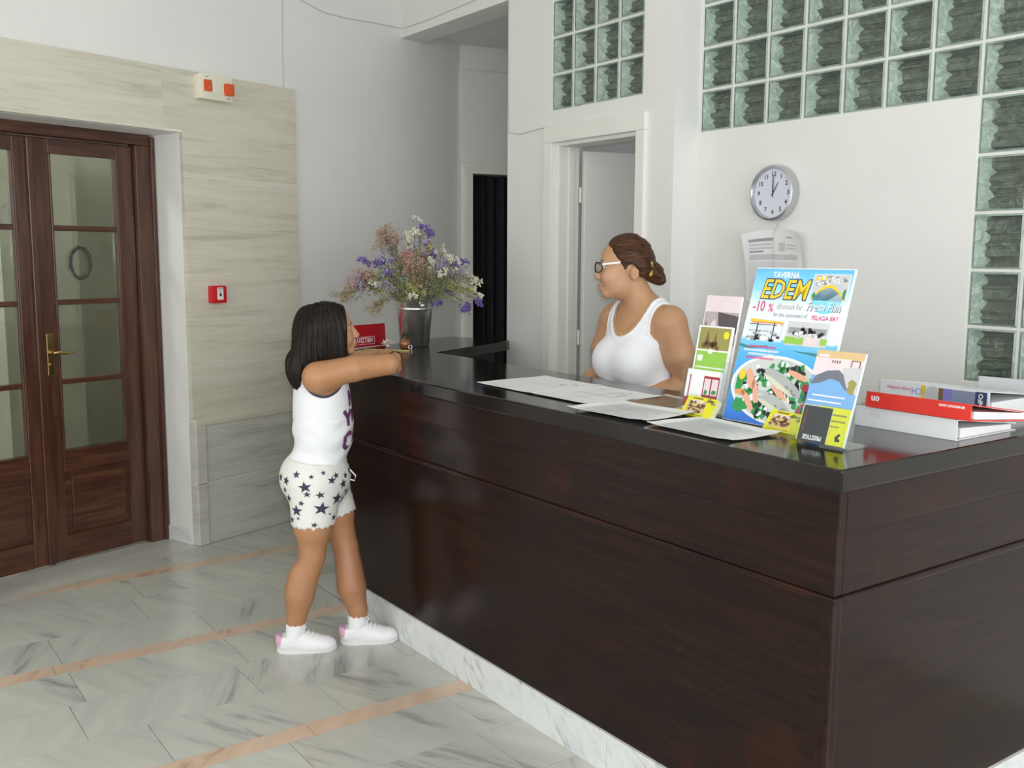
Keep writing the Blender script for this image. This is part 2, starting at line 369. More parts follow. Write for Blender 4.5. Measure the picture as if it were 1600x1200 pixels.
# glass blocks
BLK_G = clear('glass_block_face', (.80, .86, .82), .03, .06)
def blockmats():
    mt, nt, b = nodes('glass_block_back')
    v = coords(nt, scale=(1, 1, 1), rand=True)
    f = noise(nt, v, 16, 3, .5, 2.2)
    nt.links.new(ramp(nt, f, [(.3, (.16, .175, .15)), (.55, (.22, .235, .20)), (.75, (.33, .35, .31))]), b.inputs['Base Color'])
    b.inputs['Roughness'].default_value = .12; bump(nt, b, f, .9, .02)
    m2, nt, b = nodes('glass_block_side')
    v = coords(nt, rand=True); f = noise(nt, v, 22, 3, .5, 1.5)
    nt.links.new(ramp(nt, f, [(.3, (.48, .55, .49)), (.55, (.66, .72, .66)), (.72, (.88, .92, .88))]), b.inputs['Base Color'])
    b.inputs['Roughness'].default_value = .15; bump(nt, b, f, .8, .012)
    m3, nt, b = nodes('glass_block_rim'); b.inputs['Base Color'].default_value = (.33, .40, .36, 1); b.inputs['Roughness'].default_value = .1
    v = coords(nt, rand=True); f = noise(nt, v, 30); nt.links.new(ramp(nt, f, [(.3, (.26, .32, .29)), (.7, (.42, .50, .45))]), b.inputs['Base Color'])
    return [mt, m2, m3, BLK_G]
BM4 = blockmats()
JOINT = PM('white_mortar', (.74, .76, .70), .8)
def block_mesh(py, pz, seed):
    rnd = random.Random(seed)
    bm = bmesh.new(); hy, hz = py/2-.0055, pz/2-.0055; dep = .10; lip = .007
    def quad(pts, mi):
        f = bm.faces.new([bm.verts.new(p) for p in pts]); f.material_index = mi
    # rim around the pane
    O = [(-hy, -hz), (hy, -hz), (hy, hz), (-hy, hz)]; I = [(-hy+lip, -hz+lip), (hy-lip, -hz+lip), (hy-lip, hz-lip), (-hy+lip, hz-lip)]
    for k in range(4):
        a, b = O[k], O[(k+1) % 4]; c, d = I[(k+1) % 4], I[k]
        quad([(0.002, a[0], a[1]), (0.002, b[0], b[1]), (-.003, c[0], c[1]), (-.003, d[0], d[1])], 2)
        quad([(0.002, a[0], a[1]), (0.002, b[0], b[1]), (.015, b[0], b[1]), (.015, a[0], a[1])], 2)
    # hollow: inner sides meet the rippled rear pane along a wavy line
    n = 24; iy, iz = hy-lip, hz-lip
    ph = [rnd.uniform(0, 6.28) for _ in range(3)]; wav = [.044+.011*math.sin(k*.55+ph[0])+.008*math.sin(k*1.15+ph[1])+.004*math.sin(k*2.1+ph[2]) for k in range(n+1)]
    for k in range(n):
        z0, z1 = -iz+2*iz*k/n, -iz+2*iz*(k+1)/n
        quad([(.0, iy, z0), (.0, iy, z1), (wav[k+1], iy-.012-wav[k+1]*.25, z1), (wav[k], iy-.012-wav[k]*.25, z0)], 1)
        quad([(wav[k], iy-.012-wav[k]*.25, z0), (wav[k+1], iy-.012-wav[k+1]*.25, z1), (.075, -iy, z1), (.075, -iy, z0)], 0)
        quad([(.0, -iy, z0), (.0, -iy, z1), (.08, -iy, z1), (.08, -iy, z0)], 1)
    quad([(.0, -iy, -iz), (.0, iy, -iz), (.08, iy, -iz), (.08, -iy, -iz)], 2); quad([(.0, -iy, iz), (.0, iy, iz), (.08, iy, iz), (.08, -iy, iz)], 2)
    # rippled front pane
    m = 8; g = [[bm.verts.new((-.0035-.0012*math.sin(3.1*i+1.3*j+seed), -iy+2*iy*i/m, -iz+2*iz*j/m)) for j in range(m+1)] for i in range(m+1)]
    for i in range(m):
        for j in range(m):
            f = bm.faces.new((g[i][j], g[i][j+1], g[i+1][j+1], g[i+1][j])); f.material_index = 3; f.smooth = True
    me = bpy.data.meshes.new('glass_block'); bm.to_mesh(me); bm.free()
    for k in BM4: me.materials.append(k)
    return me
def block_window(name, x, cells, py, pz_of):
    root = struct(empty(name, (x, cells[0][0], cells[0][1])))
    cache = {}
    bmj = bmesh.new()
    for i, (yc, z_c, pz) in enumerate(cells):
        key = (round(pz, 3), i % 5)
        if key not in cache: cache[key] = block_mesh(py, pz, i+1)
        o = link('glass_block', cache[key], None, root); o.location = (0, yc-cells[0][0], z_c-cells[0][1])
        for b in [(.0, .12, -py/2, -py/2+.0055, -pz/2, pz/2), (.0, .12, py/2-.0055, py/2, -pz/2, pz/2), (.0, .12, -py/2+.0055, py/2-.0055, -pz/2, -pz/2+.0055), (.0, .12, -py/2+.0055, py/2-.0055, pz/2-.0055, pz/2), (.1, .12, -py/2, py/2, -pz/2, pz/2)]:
            add_box(bmj, b[0], b[1], b[2]+yc-cells[0][0], b[3]+yc-cells[0][0], b[4]+z_c-cells[0][1], b[5]+z_c-cells[0][1])
    bm_obj('mortar_joint', bmj, JOINT, root)
    return root
p1 = (BY1-BY0)/4; q1 = (BZ1-BZ0)/5
block_window('window_1', XD+.006, [(BY0+p1*(i+.5), BZ0+q1*(j+.5), q1) for j in range(5) for i in range(4)], p1, 0)
cells = [(CY0+PY*(i+.5), CZ+PZ*(j+.5), PZ) for j in range(5) for i in range(7)]
for c in range(2):
    cells += [(CY0-PY*(c+.5), CZ+PZ*(j+.5), PZ) for j in range(5)]+[(CY0-PY*(c+.5), CZ-.2045*(j+.5), .2045) for j in range(5)]
block_window('window_2', XC+.006, cells, PY, 0)

# white door with frame, leaf swung into the room beyond
d2 = struct(empty('door_2', (XD, DY1, 0)))
for y0, y1 in ((DY1-.012, DY1+.058), (DY0-.05, DY0+.012)): boxes('frame_architrave', [(-.022, .012, y0-DY1, y1-DY1, 0, DZ-.012)], TRIMW, d2, bevel=.004)
boxes('frame_head', [(-.022, .012, DY0-.05-DY1, .058, DZ-.012, DZ+.072)], TRIMW, d2, bevel=.004)
for y0, y1 in ((-.038, .0), (DY0-DY1, DY0-DY1+.03)): boxes('frame_jamb', [(.012, .15, y0, y1, 0, DZ-.001)], TRIMW, d2, bevel=.003)
boxes('jamb_head', [(.012, .15, DY0-DY1+.03, -.038, DZ-.03, DZ-.001)], TRIMW, d2, bevel=.003)
for y0, y1 in ((-.05, -.038),): boxes('door_stop', [(.075, .11, y0, y1, 0, DZ-.03)], TRIMW, d2, bevel=.002)
lf = boxes('leaf', [(0, .72, -.038, 0, .012, 2.15)], DOORW, d2, bevel=.004); lf.location = (.163, -.045, 0); lf.rotation_euler = (0, 0, R(-13))
for z in (.35, 1.15, 1.92):
    bm = bmesh.new(); add_tube(bm, [(.153, -.047, z-.04), (.153, -.047, z+.04)], .007, 10); bm_obj('hinge', bm, TRIMW, d2, smooth=True)
for x in (.24, .40): boxes('leaf_groove', [(x, x+.004, -.0385, -.0375, .05, 2.12)], TRIMW, lf)

# brown glazed double door in the recess
d1 = struct(empty('door_1', (0, 0, 0), WA))
NF = 4.10
for a0, a1 in ((.935, 1.025), (-.305, -.215)): boxes('frame_post', [(a0, a1, NF-.03, NF+.05, 0, 2.165)], WOOD, d1, bevel=.006)
boxes('frame_head', [(-.305, 1.025, NF-.03, NF+.05, 2.1655, RH+.004)], WOODH, d1, bevel=.006)
boxes('frame_bead', [(1.02, 1.045, NF-.045, NF-.0, 0, RH-.01)], WOOD, d1, bevel=.006)
def leaf(a0, a1, pa0, pa1, handle):
    L = empty('door_leaf', (a0, NF, 0), 0, d1); w = a1-a0
    x0, x1 = pa0-a0, pa1-a0
    for b in ((.0, x0), (x1, w)): boxes('stile', [(b[0], b[1], -.0, .042, .012, 2.155)], WOOD, L, bevel=.004)
    for z0, z1 in ((2.085, 2.155), (.48, .59), (.012, .145)): boxes('rail', [(x0, x1, .0, .042, z0, z1)], WOODH, L, bevel=.003)
    mz = (1.72, 1.348, .943)
    for z in mz: boxes('muntin', [(x0, x1, .004, .038, z-.014, z+.014)], WOODH, L, bevel=.006)
    zz = [2.085]+list(mz)+[.59]
    for t, b in zip(zz, zz[1:]): boxes('glass_pane', [(x0, x1, .018, .022, b, t)], GLASS, L)
    boxes('panel', [(x0, x1, .016, .03, .145, .48)], WOODH, L)
    boxes('raised_panel', [(x0+.04, x1-.03, .006, .018, .175, .45)], WOODH, L, bevel=.008)
    for b in ((x0, x0+.012), (x1-.012, x1)): boxes('bead', [(b[0], b[1], -.004, .018, .59, 2.085)], WOOD, L, bevel=.004)
    if handle:
        hp = boxes('handle_plate', [(.035, .072, -.006, .0, .985, 1.195)], BRASS, L, bevel=.004)
        tube('handle_lever', [(.053, -.004, 1.10), (.053, -.045, 1.10), (.075, -.05, 1.102), (.12, -.05, 1.094), (.155, -.05, 1.10)], [.008, .008, .008, .0065, .005], BRASS, L)
        bm = bmesh.new(); add_tube(bm, [(.053, -.012, 1.04), (.053, .0, 1.04)], .008, 12); bm_obj('keyhole', bm, BRASS, L, smooth=True)
    return L
leaf(.372, .933, .468, .838, True); leaf(-.213, .368, -.118, .288, False)
boxes('head_stop', [(-.214, .934, NF+.043, NF+.05, 2.10, 2.165)], WOODH, d1)
boxes('meeting_bead', [(.352, .388, NF-.018, NF+.0, .012, 2.155)], WOOD, d1, bevel=.006)
# twig wreath seen behind the second pane
bm = bmesh.new()
for k in range(5):
    ph = random.uniform(0, 6.28); pts = []
    for i in range(37):
        t = i*2*math.pi/36; rr_ = 1+.05*math.sin(5*t+ph); pts.append((.054*rr_*math.cos(t)+.004*math.cos(3*t+ph), .004*math.sin(4*t+ph), .078*rr_*math.sin(t)))
    add_tube(bm, pts, .005, 5, False)
for k in range(60):
    t = random.uniform(0, 6.28); add_ball(bm, (.056*math.cos(t)+random.uniform(-.008, .008), random.uniform(-.006, .004), .079*math.sin(t)+random.uniform(-.008, .008)), .0055, 1)
wr = bm_obj('wreath', bm, PM('dry_twig', (.06, .055, .05), .8, var=.3, vscale=60), smooth=True, loc=W(.618, NF+.012-.004, 1.545), rot=(0, 0, WA)); tag(wr, 'small dark twig wreath hanging on a pane of the brown door', 'wreath')

# ------------------------------------------------------------------ reception counter
ct = empty('reception_counter', (0, 0, 0)); tag(ct, 'dark mahogany reception counter with horizontal panels and marble kick', 'counter')
SLP = [(0, 0), (0, 2.66), (.37, 3.205), (1.10, 3.62), (1.22, 3.64), (1.36, 3.28), (1.355, 3.235), (1.31, 3.20), (.635, 2.865), (.635, .62), (1.557, .62), (1.557, 0)]
def ring_boxes(name, i, th, z0, z1, mat, bev=.0015):
    # front board (facing the hall), side board (right) and the two boards of the slanted end
    boxes(name, [(i, i+th, i, 2.645, z0, z1)], mat, ct, bevel=bev)
    boxes(name, [(i+th, 1.556, i, i+th, z0, z1)], mat, ct, bevel=bev)
    for (xa, ya), (xb, yb) in (((i, 2.645), (.375, 3.19-i*.6)), ((.375, 3.19-i*.6), (1.12, 3.61-i))):
        L = math.hypot(xb-xa, yb-ya); o = boxes(name, [(0, L, -th, 0, z0, z1)], mat, ct, bevel=bev); o.location = (xa, ya, 0); o.rotation_euler = (0, 0, math.atan2(yb-ya, xb-xa))
ring_boxes('upper_board', .010, .03, .958, 1.0605, DARK, .004)
ring_boxes('lower_board', .018, .03, .803, .9565, DARK, .003)
ring_boxes('moulding', .010, .03, .786, .8035, DARK, .005)
ring_boxes('panel', .032, .02, .132, .787, DARK)
boxes('corner_post', [(.027, .062, .027, .062, .132, .786)], DARK, ct, bevel=.003)
boxes('corner_bead', [(.023, .034, .023, .034, .132, .786)], DARK, ct, bevel=.003)
bm = bmesh.new(); add_prism(bm, [(.05, .05), (.05, 2.62), (.39, 3.15), (1.14, 3.56), (1.28, 3.27), (.60, 2.89), (.60, .585), (1.556, .585), (1.556, .05)], .0, 1.06); bm_obj('core', bm, DARK, ct)
ys = [.02, .42, .82, 1.27, 1.64, 2.12, 2.645]
for y0, y1 in zip(ys, ys[1:]):
    bm = bmesh.new(); add_box(bm, -.006, .02, -(y1-y0)/2+.0009, (y1-y0)/2-.0009, 0, .132); bm_obj('kick_slab', bm, KICK, ct, bevel=.0015, loc=(.028, (y0+y1)/2, 0))
for k in range(3): 
    bm = bmesh.new(); add_box(bm, -.245, .245, -.006, .02, 0, .132); bm_obj('kick_slab', bm, KICK, ct, bevel=.0015, loc=(.27+.492*k, .028, 0))
tp = bmesh.new(); add_prism(tp, SLP, 1.0605, H); bmesh.ops.bevel(tp, geom=tp.edges[:], offset=.006, segments=2, affect='EDGES', profile=.5)
top = bm_obj('counter_top', tp, DARKTOP); tag(top, 'glossy dark wooden counter top holding papers and flowers', 'worktop')
# ------------------------------------------------------------------ organic modelling: distance fields meshed into one skin
class Field:
    def __init__(s, lo, hi, h):
        s.lo = np.array(lo, np.float32); s.h = h; s.n = np.ceil((np.array(hi)-np.array(lo))/h).astype(int)+1
        s.d = np.full(s.n, .2, np.float32)
    def grid(s, b0, b1):
        i0 = np.maximum(0, np.floor((np.array(b0)-s.lo)/s.h).astype(int)); i1 = np.minimum(s.n, np.ceil((np.array(b1)-s.lo)/s.h).astype(int)+1)
        i1 = np.maximum(i1, i0)
        sl = tuple(slice(a, b) for a, b in zip(i0, i1))
        ax = [s.lo[k]+s.h*np.arange(i0[k], i1[k], dtype=np.float32) for k in range(3)]
        return sl, ax[0][:, None, None], ax[1][None, :, None], ax[2][None, None, :]
    def put(s, sl, p, k, mode):
        d = s.d[sl]
        if mode == 'sub': p = -p
        if k > 0:
            h = np.clip(.5+.5*((p-d) if mode == 'add' else (d-p))/k, 0, 1)
            if mode == 'add': r = p*(1-h)+d*h-k*h*(1-h)
            else: r = p*(1-h)+d*h+k*h*(1-h)
        else: r = np.minimum(d, p) if mode == 'add' else np.maximum(d, p)
        s.d[sl] = r
    def cone(s, a, b, ra, rb, k=.02, mode='add', flat=None):
        a = np.array(a, np.float32); b = np.array(b, np.float32); m = max(ra, rb)+k+.03
        sl, X, Y, Z = s.grid(np.minimum(a, b)-m, np.maximum(a, b)+m)
        ab = b-a; L2 = float(ab@ab)+1e-9
        t = np.clip(((X-a[0])*ab[0]+(Y-a[1])*ab[1]+(Z-a[2])*ab[2])/L2, 0, 1)
        p = np.sqrt((X-a[0]-t*ab[0])**2+(Y-a[1]-t*ab[1])**2+(Z-a[2]-t*ab[2])**2)-(ra+(rb-ra)*t)
        s.put(sl, p, k, mode); return s
    def chain(s, pts, rs, k=.02):
        for i in range(len(pts)-1): s.cone(pts[i], pts[i+1], rs[i], rs[i+1], k if i == 0 else min(k, .012))
        return s
    def ell(s, c, r, k=.02, mode='add', rot=0., tilt=0.):
        m = max(r)+k+.03; sl, X, Y, Z = s.grid(np.array(c)-m, np.array(c)+m)
        x, y, z = X-c[0], Y-c[1], Z-c[2]
        if rot: x, y = x*math.cos(rot)+y*math.sin(rot), -x*math.sin(rot)+y*math.cos(rot)
        if tilt: x, z = x*math.cos(tilt)+z*math.sin(tilt), -x*math.sin(tilt)+z*math.cos(tilt)
        k0 = np.sqrt((x/r[0])**2+(y/r[1])**2+(z/r[2])**2)+1e-6; k1 = np.sqrt((x/r[0]**2)**2+(y/r[1]**2)**2+(z/r[2]**2)**2)+1e-6
        s.put(sl, k0*(k0-1)/k1, k, mode); return s
    def cut(s, f, k=0.):               # keep where f(X, Y, Z) < 0
        sl, X, Y, Z = s.grid(s.lo, s.lo+s.h*(s.n-1)); p = f(X, Y, Z)+np.zeros_like(s.d)
        if k: h = np.clip(.5+.5*(s.d-p)/k, 0, 1); s.d = p*(1-h)+s.d*h+k*h*(1-h)
        else: s.d = np.maximum(s.d, p)
        s.d = s.d.astype(np.float32); return s
    def copy(s):
        o = Field.__new__(Field); o.lo, o.h, o.n, o.d = s.lo, s.h, s.n, s.d.copy(); return o
    def sample(s, P):
        q = (np.asarray(P)-s.lo)/s.h; i = np.clip(np.floor(q).astype(int), 0, s.n-2); f = q-i; r = 0
        for a in (0, 1):
            for b in (0, 1):
                for c in (0, 1):
                    r = r+s.d[i[:, 0]+a, i[:, 1]+b, i[:, 2]+c]*(f[:, 0] if a else 1-f[:, 0])*(f[:, 1] if b else 1-f[:, 1])*(f[:, 2] if c else 1-f[:, 2])
        return r
    def project(s, start, direc, steps=60):  # walk from outside until the surface
        P = np.array(start, float); D = np.array(direc, float); D /= np.linalg.norm(D, axis=1)[:, None]
        for _ in range(steps): P = P+D*np.clip(s.sample(P), -.01, .02)[:, None]*.9
        return P
    def mesh(s, name):
        d = s.d.copy()
        for ax in range(3):
            sl = [slice(None)]*3
            for e in (0, -1): sl[ax] = e; d[tuple(sl)] = np.maximum(d[tuple(sl)], 1e-3)
        S = d < 0
        cnt = sum(S[a:S.shape[0]-1+a, b:S.shape[1]-1+b, c:S.shape[2]-1+c].astype(np.uint8) for a in (0, 1) for b in (0, 1) for c in (0, 1))
        idx = np.argwhere((cnt > 0) & (cnt < 8)); vid = np.full(cnt.shape, -1, np.int32); vid[tuple(idx.T)] = np.arange(len(idx))
        cor = {(a, b, c): d[idx[:, 0]+a, idx[:, 1]+b, idx[:, 2]+c] for a in (0, 1) for b in (0, 1) for c in (0, 1)}
        acc = np.zeros((len(idx), 3)); n = np.zeros(len(idx))
        for p in cor:
            for ax in range(3):
                if p[ax]: continue
                q = list(p); q[ax] = 1; q = tuple(q); va, vb = cor[p], cor[q]; mk = (va < 0) != (vb < 0)
                t = np.where(mk, va/np.where(mk, va-vb, 1), 0)
                e = np.tile(np.array(p, float), (len(idx), 1)); e[:, ax] = t
                acc += e*mk[:, None]; n += mk
        V = s.lo+s.h*(idx+acc/n[:, None])
        F = []
        for ax in range(3):
            o1, o2 = (ax+1) % 3, (ax+2) % 3
            A = np.take(S, range(0, S.shape[ax]-1), ax); B = np.take(S, range(1, S.shape[ax]), ax)
            e = np.argwhere(A != B); e = e[(e[:, o1] > 0) & (e[:, o2] > 0) & (e[:, o1] < S.shape[o1]-1) & (e[:, o2] < S.shape[o2]-1)]
            u1 = np.zeros(3, int); u1[o1] = 1; u2 = np.zeros(3, int); u2[o2] = 1
            q = np.stack([vid[tuple((e-u1-u2).T)], vid[tuple((e-u2).T)], vid[tuple(e.T)], vid[tuple((e-u1).T)]], 1)
            fl = ~A[tuple(e.T)]; q[fl] = q[fl][:, ::-1]
            F.append(q)
        F = np.concatenate(F)
        me = bpy.data.meshes.new(name); me.vertices.add(len(V)); me.vertices.foreach_set('co', V.astype(np.float32).ravel())
        me.loops.add(F.size); me.loops.foreach_set('vertex_index', F.astype(np.int32).ravel())
        me.polygons.add(len(F)); me.polygons.foreach_set('loop_start', np.arange(0, F.size, 4, dtype=np.int32)); me.polygons.foreach_set('loop_total', np.full(len(F), 4, np.int32))
        me.polygons.foreach_set('use_smooth', np.ones(len(F), bool)); me.update(calc_edges=True); me.validate()
        return me, V
def hand(F, wrist, aim, palmn, size=1., curl=.5, thumb=1, k=.006):
    """palm and five bent fingers; aim = along the hand, palmn = out of the palm, thumb = side along aim x palmn"""
    w_, a, pn = (np.array(v, float) for v in (wrist, aim, palmn)); a /= np.linalg.norm(a); pn -= a*(a@pn); pn /= np.linalg.norm(pn); sd = np.cross(a, pn)*thumb
    S = size
    for q in (-.026, -.009, .009, .026): F.cone(w_+sd*q*.6*S, w_+a*.075*S+sd*q*S, .016*S, .012*S, .012*S)
    for q, L in ((.027, .062), (.009, .070), (-.009, .066), (-.027, .050)):
        p = w_+a*.078*S+sd*q*S; ang = 0.; r = .0092*S
        for j, fr in enumerate((.45, .32, .23)):
            ang += curl*(.75 if j == 0 else 1.); dr = a*math.cos(ang)+pn*math.sin(ang); q2 = p+dr*L*fr*S; F.cone(p, q2, r, r*.9, .004 if j else .008); p = q2; r *= .92
    p = w_+a*.02*S+sd*.026*S; q2 = p+(a*.62+sd*.7+pn*.25)*.036*S; F.cone(p, q2, .014*S, .0105*S, .010*S); F.cone(q2, q2+(a*.9+sd*.1+pn*.5*curl)*.032*S, .0102*S, .0085*S, .004)

def skin(name, base, sub):
    mt, nt, b = nodes(name)
    at = N(nt, 'ShaderNodeAttribute'); at.attribute_name = 'Col'
    f = noise(nt, coords(nt), 35, 4)
    mx = N(nt, 'ShaderNodeMix', data_type='RGBA', blend_type='MULTIPLY'); mx.inputs[0].default_value = 1
    nt.links.new(at.outputs['Color'], mx.inputs[6]); nt.links.new(ramp(nt, f, [(.3, (.93, .92, .91)), (.7, (1, 1, 1))]), mx.inputs[7])
    nt.links.new(mx.outputs[2], b.inputs['Base Color']); b.inputs['Roughness'].default_value = .48
    b.inputs['Subsurface Weight'].default_value = .08; b.inputs['Subsurface Radius'].default_value = (.012, .005, .003); b.inputs['Subsurface Scale'].default_value = .6
    return mt
def paint(me, V, base, spots):   # spots: (centre, radius xyz, colour, softness)
    C = np.tile(np.array([*base, 1.], np.float32), (len(V), 1))
    for c, r, col, soft in spots:
        q = np.sqrt((((V-np.array(c))/np.array(r))**2).sum(1)); a = np.clip((1-q)/soft, 0, 1)[:, None]
        C[:, :3] = C[:, :3]*(1-a)+np.array(col)*a
    at = me.color_attributes.new('Col', 'FLOAT_COLOR', 'POINT'); at.data.foreach_set('color', C.ravel())
def hairmat(name, dark, light, stretch):
    mt, nt, b = nodes(name)
    f = noise(nt, coords(nt, scale=stretch), 3, 5, .6, .3); f2 = noise(nt, coords(nt), 7, 3)
    mx = N(nt, 'ShaderNodeMix', data_type='FLOAT'); mx.inputs[0].default_value = .35; nt.links.new(f, mx.inputs[2]); nt.links.new(f2, mx.inputs[3])
    nt.links.new(ramp(nt, mx.outputs[0], [(.35, dark), (.66, light)]), b.inputs['Base Color']); b.inputs['Roughness'].default_value = .42; b.inputs['Specular IOR Level'].default_value = .16
    bump(nt, b, f, .6, .004); return mt
def patch(name, F, outline, to_start, to_dir, mat, parent, off=.0012):
    """flat printed shape (local 2D outline) wrapped on a distance-field surface; one vertex in the middle"""
    pts = [(sum(p[0] for p in outline)/len(outline), sum(p[1] for p in outline)/len(outline))]+list(outline)
    st = np.array([to_start(*p) for p in pts]); dr = np.array([to_dir(*p) for p in pts])
    P = F.project(st, dr); P = P-dr/np.linalg.norm(dr, axis=1)[:, None]*off
    n = len(outline); me = bpy.data.meshes.new(name); me.from_pydata([tuple(p) for p in P], [], [(0, 1+i, 1+(i+1) % n) for i in range(n)]); me.update()
    return link(name, me, mat, parent)

# ------------------------------------------------------------------ the girl leaning on the counter
SKIN_G = skin('tanned_child_skin', 0, 0); SKIN_W = skin('tanned_adult_skin', 0, 0)
WHITEC = PM('white_jersey_cloth', (.82, .83, .85), .85, var=.015, vscale=40, bs=.15, bscale=300)
OFFW = PM('off_white_denim', (.78, .78, .73), .85, var=.03, vscale=40, bs=.25, bscale=250)
NAVY = PM('navy_print', (.035, .04, .075), .7, var=.1)
PURP = PM('purple_print', (.17, .05, .16), .6, var=.5, vscale=60)
SHOEW = PM('white_shoe_leather', (.84, .84, .84), .45, var=.01)
SHOES = PM('white_shoe_sole', (.72, .72, .71), .6, var=.01)
SHOEP = PM('pink_heel_leather', (.72, .40, .55), .5, var=.05)
SOCK = PM('white_sock', (.82, .82, .84), .9, var=.02, bs=.3, bscale=200)
HAIR_G = hairmat('dark_brown_hair', (.005, .003, .0024), (.022, .0125, .009), (30, 30, 2.2))
HAIR_W = hairmat('chestnut_hair', (.022, .009, .006), (.125, .055, .026), (6, 30, 30))

girl = empty('person', (-.251, 2.285, 0), R(-25)); tag(girl, 'girl in white tank top and star-print shorts leaning on the counter', 'person')
GH = .005
B = Field((-.24, -.26, -.01), (.44, .34, 1.44), GH)
torso = Field(B.lo, B.lo+B.h*(B.n-1), GH)
for F in (torso,):
    F.ell((.012, 0, 1.045), (.102, .125, .13), .03); F.ell((.015, 0, .905), (.112, .122, .16), .05); F.ell((-.022, 0, .705), (.128, .138, .115), .05)
    F.cone((-.005, -.115, 1.12), (-.005, .115, 1.12), .043, .043, .04)
lower = Field(B.lo, B.lo+B.h*(B.n-1), GH)
lower.ell((-.020, 0, .705), (.130, .138, .115), .03)
for F in (lower,):
    F.cone((-.022, -.07, .69), (-.030, -.075, .52), .088, .074, .03); F.cone((.01, .065, .69), (.058, .05, .54), .086, .072, .03)
B.d = np.minimum(torso.d, lower.d)
B.chain([(-.022, -.07, .69), (-.030, -.075, .52), (-.036, -.072, .40), (-.086, -.068, .24), (-.106, -.066, .14), (-.113, -.066, .085)], [.086, .071, .051, .054, .038, .033], .03)
B.ell((-.098, -.068, .265), (.036, .042, .085), .05)
B.chain([(.01, .065, .69), (.058, .048, .54), (.096, .03, .40), (.122, .002, .235), (.142, -.010, .14), (.146, -.015, .10)], [.086, .069, .051, .053, .038, .033], .03)
B.ell((.108, .006, .26), (.036, .042, .085), .05)
for ax_, y_ in ((-.113, -.066), (.146, -.015)): B.cone((ax_, y_, .06), (ax_+.11, y_, .030), .030, .020, .01)
# arms folded on the counter
B.chain([(.0, -.125, 1.128), (.14, -.090, 1.153), (.278, -.045, 1.161)], [.056, .051, .041], .04)
B.chain([(.278, -.045, 1.161), (.26, .05, 1.156), (.215, .155, 1.150)], [.039, .036, .024], .012)

B.chain([(.0, .125, 1.128), (.13, .19, 1.15), (.235, .235, 1.155)], [.050, .043, .036], .03)
B.chain([(.235, .235, 1.155), (.285, .15, 1.172), (.312, .062, 1.176)], [.035, .033, .023], .012)
hand(B, (.212, .16, 1.146), (-.25, .9, -.02), (0, 0, -1), .80, .16, -1)
hand(B, (.313, .058, 1.174), (-.12, -1, -.1), (-.8, 0, -.5), .78, .30, 1)
# neck and head
B.cone((-.005, 0, 1.13), (.035, 0, 1.24), .048, .043, .03)
B.ell((.040, 0, 1.310), (.095, .073, .093), .02); B.ell((.088, 0, 1.25), (.053, .052, .055), .03); B.cone((.128, -.010, 1.213), (.128, .010, 1.213), .016, .016, .02)
B.ell((.105, -.035, 1.268), (.03, .026, .03), .02); B.ell((.105, .035, 1.268), (.03, .026, .03), .02)
for s_ in (-1, 1):
    B.ell((.139, .030*s_, 1.308), (.012, .017, .010), .012, 'sub'); B.ell((.127, .030*s_, 1.327), (.010, .018, .005), .008)
B.cone((.133, 0, 1.312), (.156, 0, 1.278), .008, .010, .012); B.ell((.150, -.010, 1.272), (.009, .008, .007), .006); B.ell((.150, .010, 1.272), (.009, .008, .007), .006)
B.ell((.143, 0, 1.248), (.012, .019, .0065), .005); B.ell((.141, 0, 1.236), (.012, .016, .0065), .005); B.cone((.158, -.014, 1.242), (.158, .014, 1.242), .0015, .0015, .002, 'sub')
me, V = B.mesh('body')
TAN = (.47, .235, .112)
paint(me, V, TAN, [((.146, 0, 1.242), (.02, .022, .013), (.42, .14, .11), .5), ((.135, -.03, 1.329), (.016, .018, .006), (.035, .02, .015), .5), ((.135, .03, 1.329), (.016, .018, .006), (.035, .02, .015), .5),
    ((.09, 0, 1.25), (.12, .11, .12), (.52, .28, .17), 1.2), ((-.1, 0, .25), (.2, .2, .3), (.40, .185, .095), 1.), ((.15, 0, .25), (.2, .2, .3), (.40, .185, .095), 1.)])
link('body', me, SKIN_G, girl)
EYEM = PM('eye_white', (.48, .45, .42), .15, var=.01); IRIS = PM('dark_iris', (.02, .012, .008), .1)
for s_ in (-1, 1):
    bm = bmesh.new(); add_ball(bm, (.1225, .028*s_, 1.308), .0088, 2); e = bm_obj('eye', bm, EYEM, girl, smooth=True)
    bm = bmesh.new(); add_ball(bm, (.1290, .0285*s_, 1.308), .0056, 2, (.6, 1, 1)); bm_obj('iris', bm, IRIS, e, smooth=True)
# tank top
def armhole(X, Y, Z): return np.sqrt(((X-.022)/.082)**2+((Z-1.150)/.098)**2)-1
T = torso.copy(); T.d = T.d-.009
T.d += (.0022*np.sin(T.grid(T.lo, T.lo+T.h*(T.n-1))[3]*75+3*np.sin(T.grid(T.lo, T.lo+T.h*(T.n-1))[1]*30))*(T.grid(T.lo, T.lo+T.h*(T.n-1))[3] < .95)).astype(np.float32)
side = lambda X, Y, Z: (.075-np.abs(Y))
T.cut(lambda X, Y, Z: .768+.02*np.maximum(0, -X/.12)-Z)
T2 = T.copy()
T.cut(lambda X, Y, Z: -np.maximum(armhole(X, Y, Z)*.085, side(X, Y, Z)))
T.cut(lambda X, Y, Z: -np.maximum(np.sqrt((X-.05)**2+(Y*.9)**2+((Z-1.19)*.75)**2)-.085, -1))
T.cut(lambda X, Y, Z: Z-1.178)
me, V = T.mesh('tank_top'); link('tank_top', me, WHITEC, girl)
T2.d -= .0025
T2.cut(lambda X, Y, Z: np.abs(armhole(X, Y, Z)*.085-.004)-.0042); T2.cut(lambda X, Y, Z: side(X, Y, Z)); T2.cut(lambda X, Y, Z: Z-1.165)
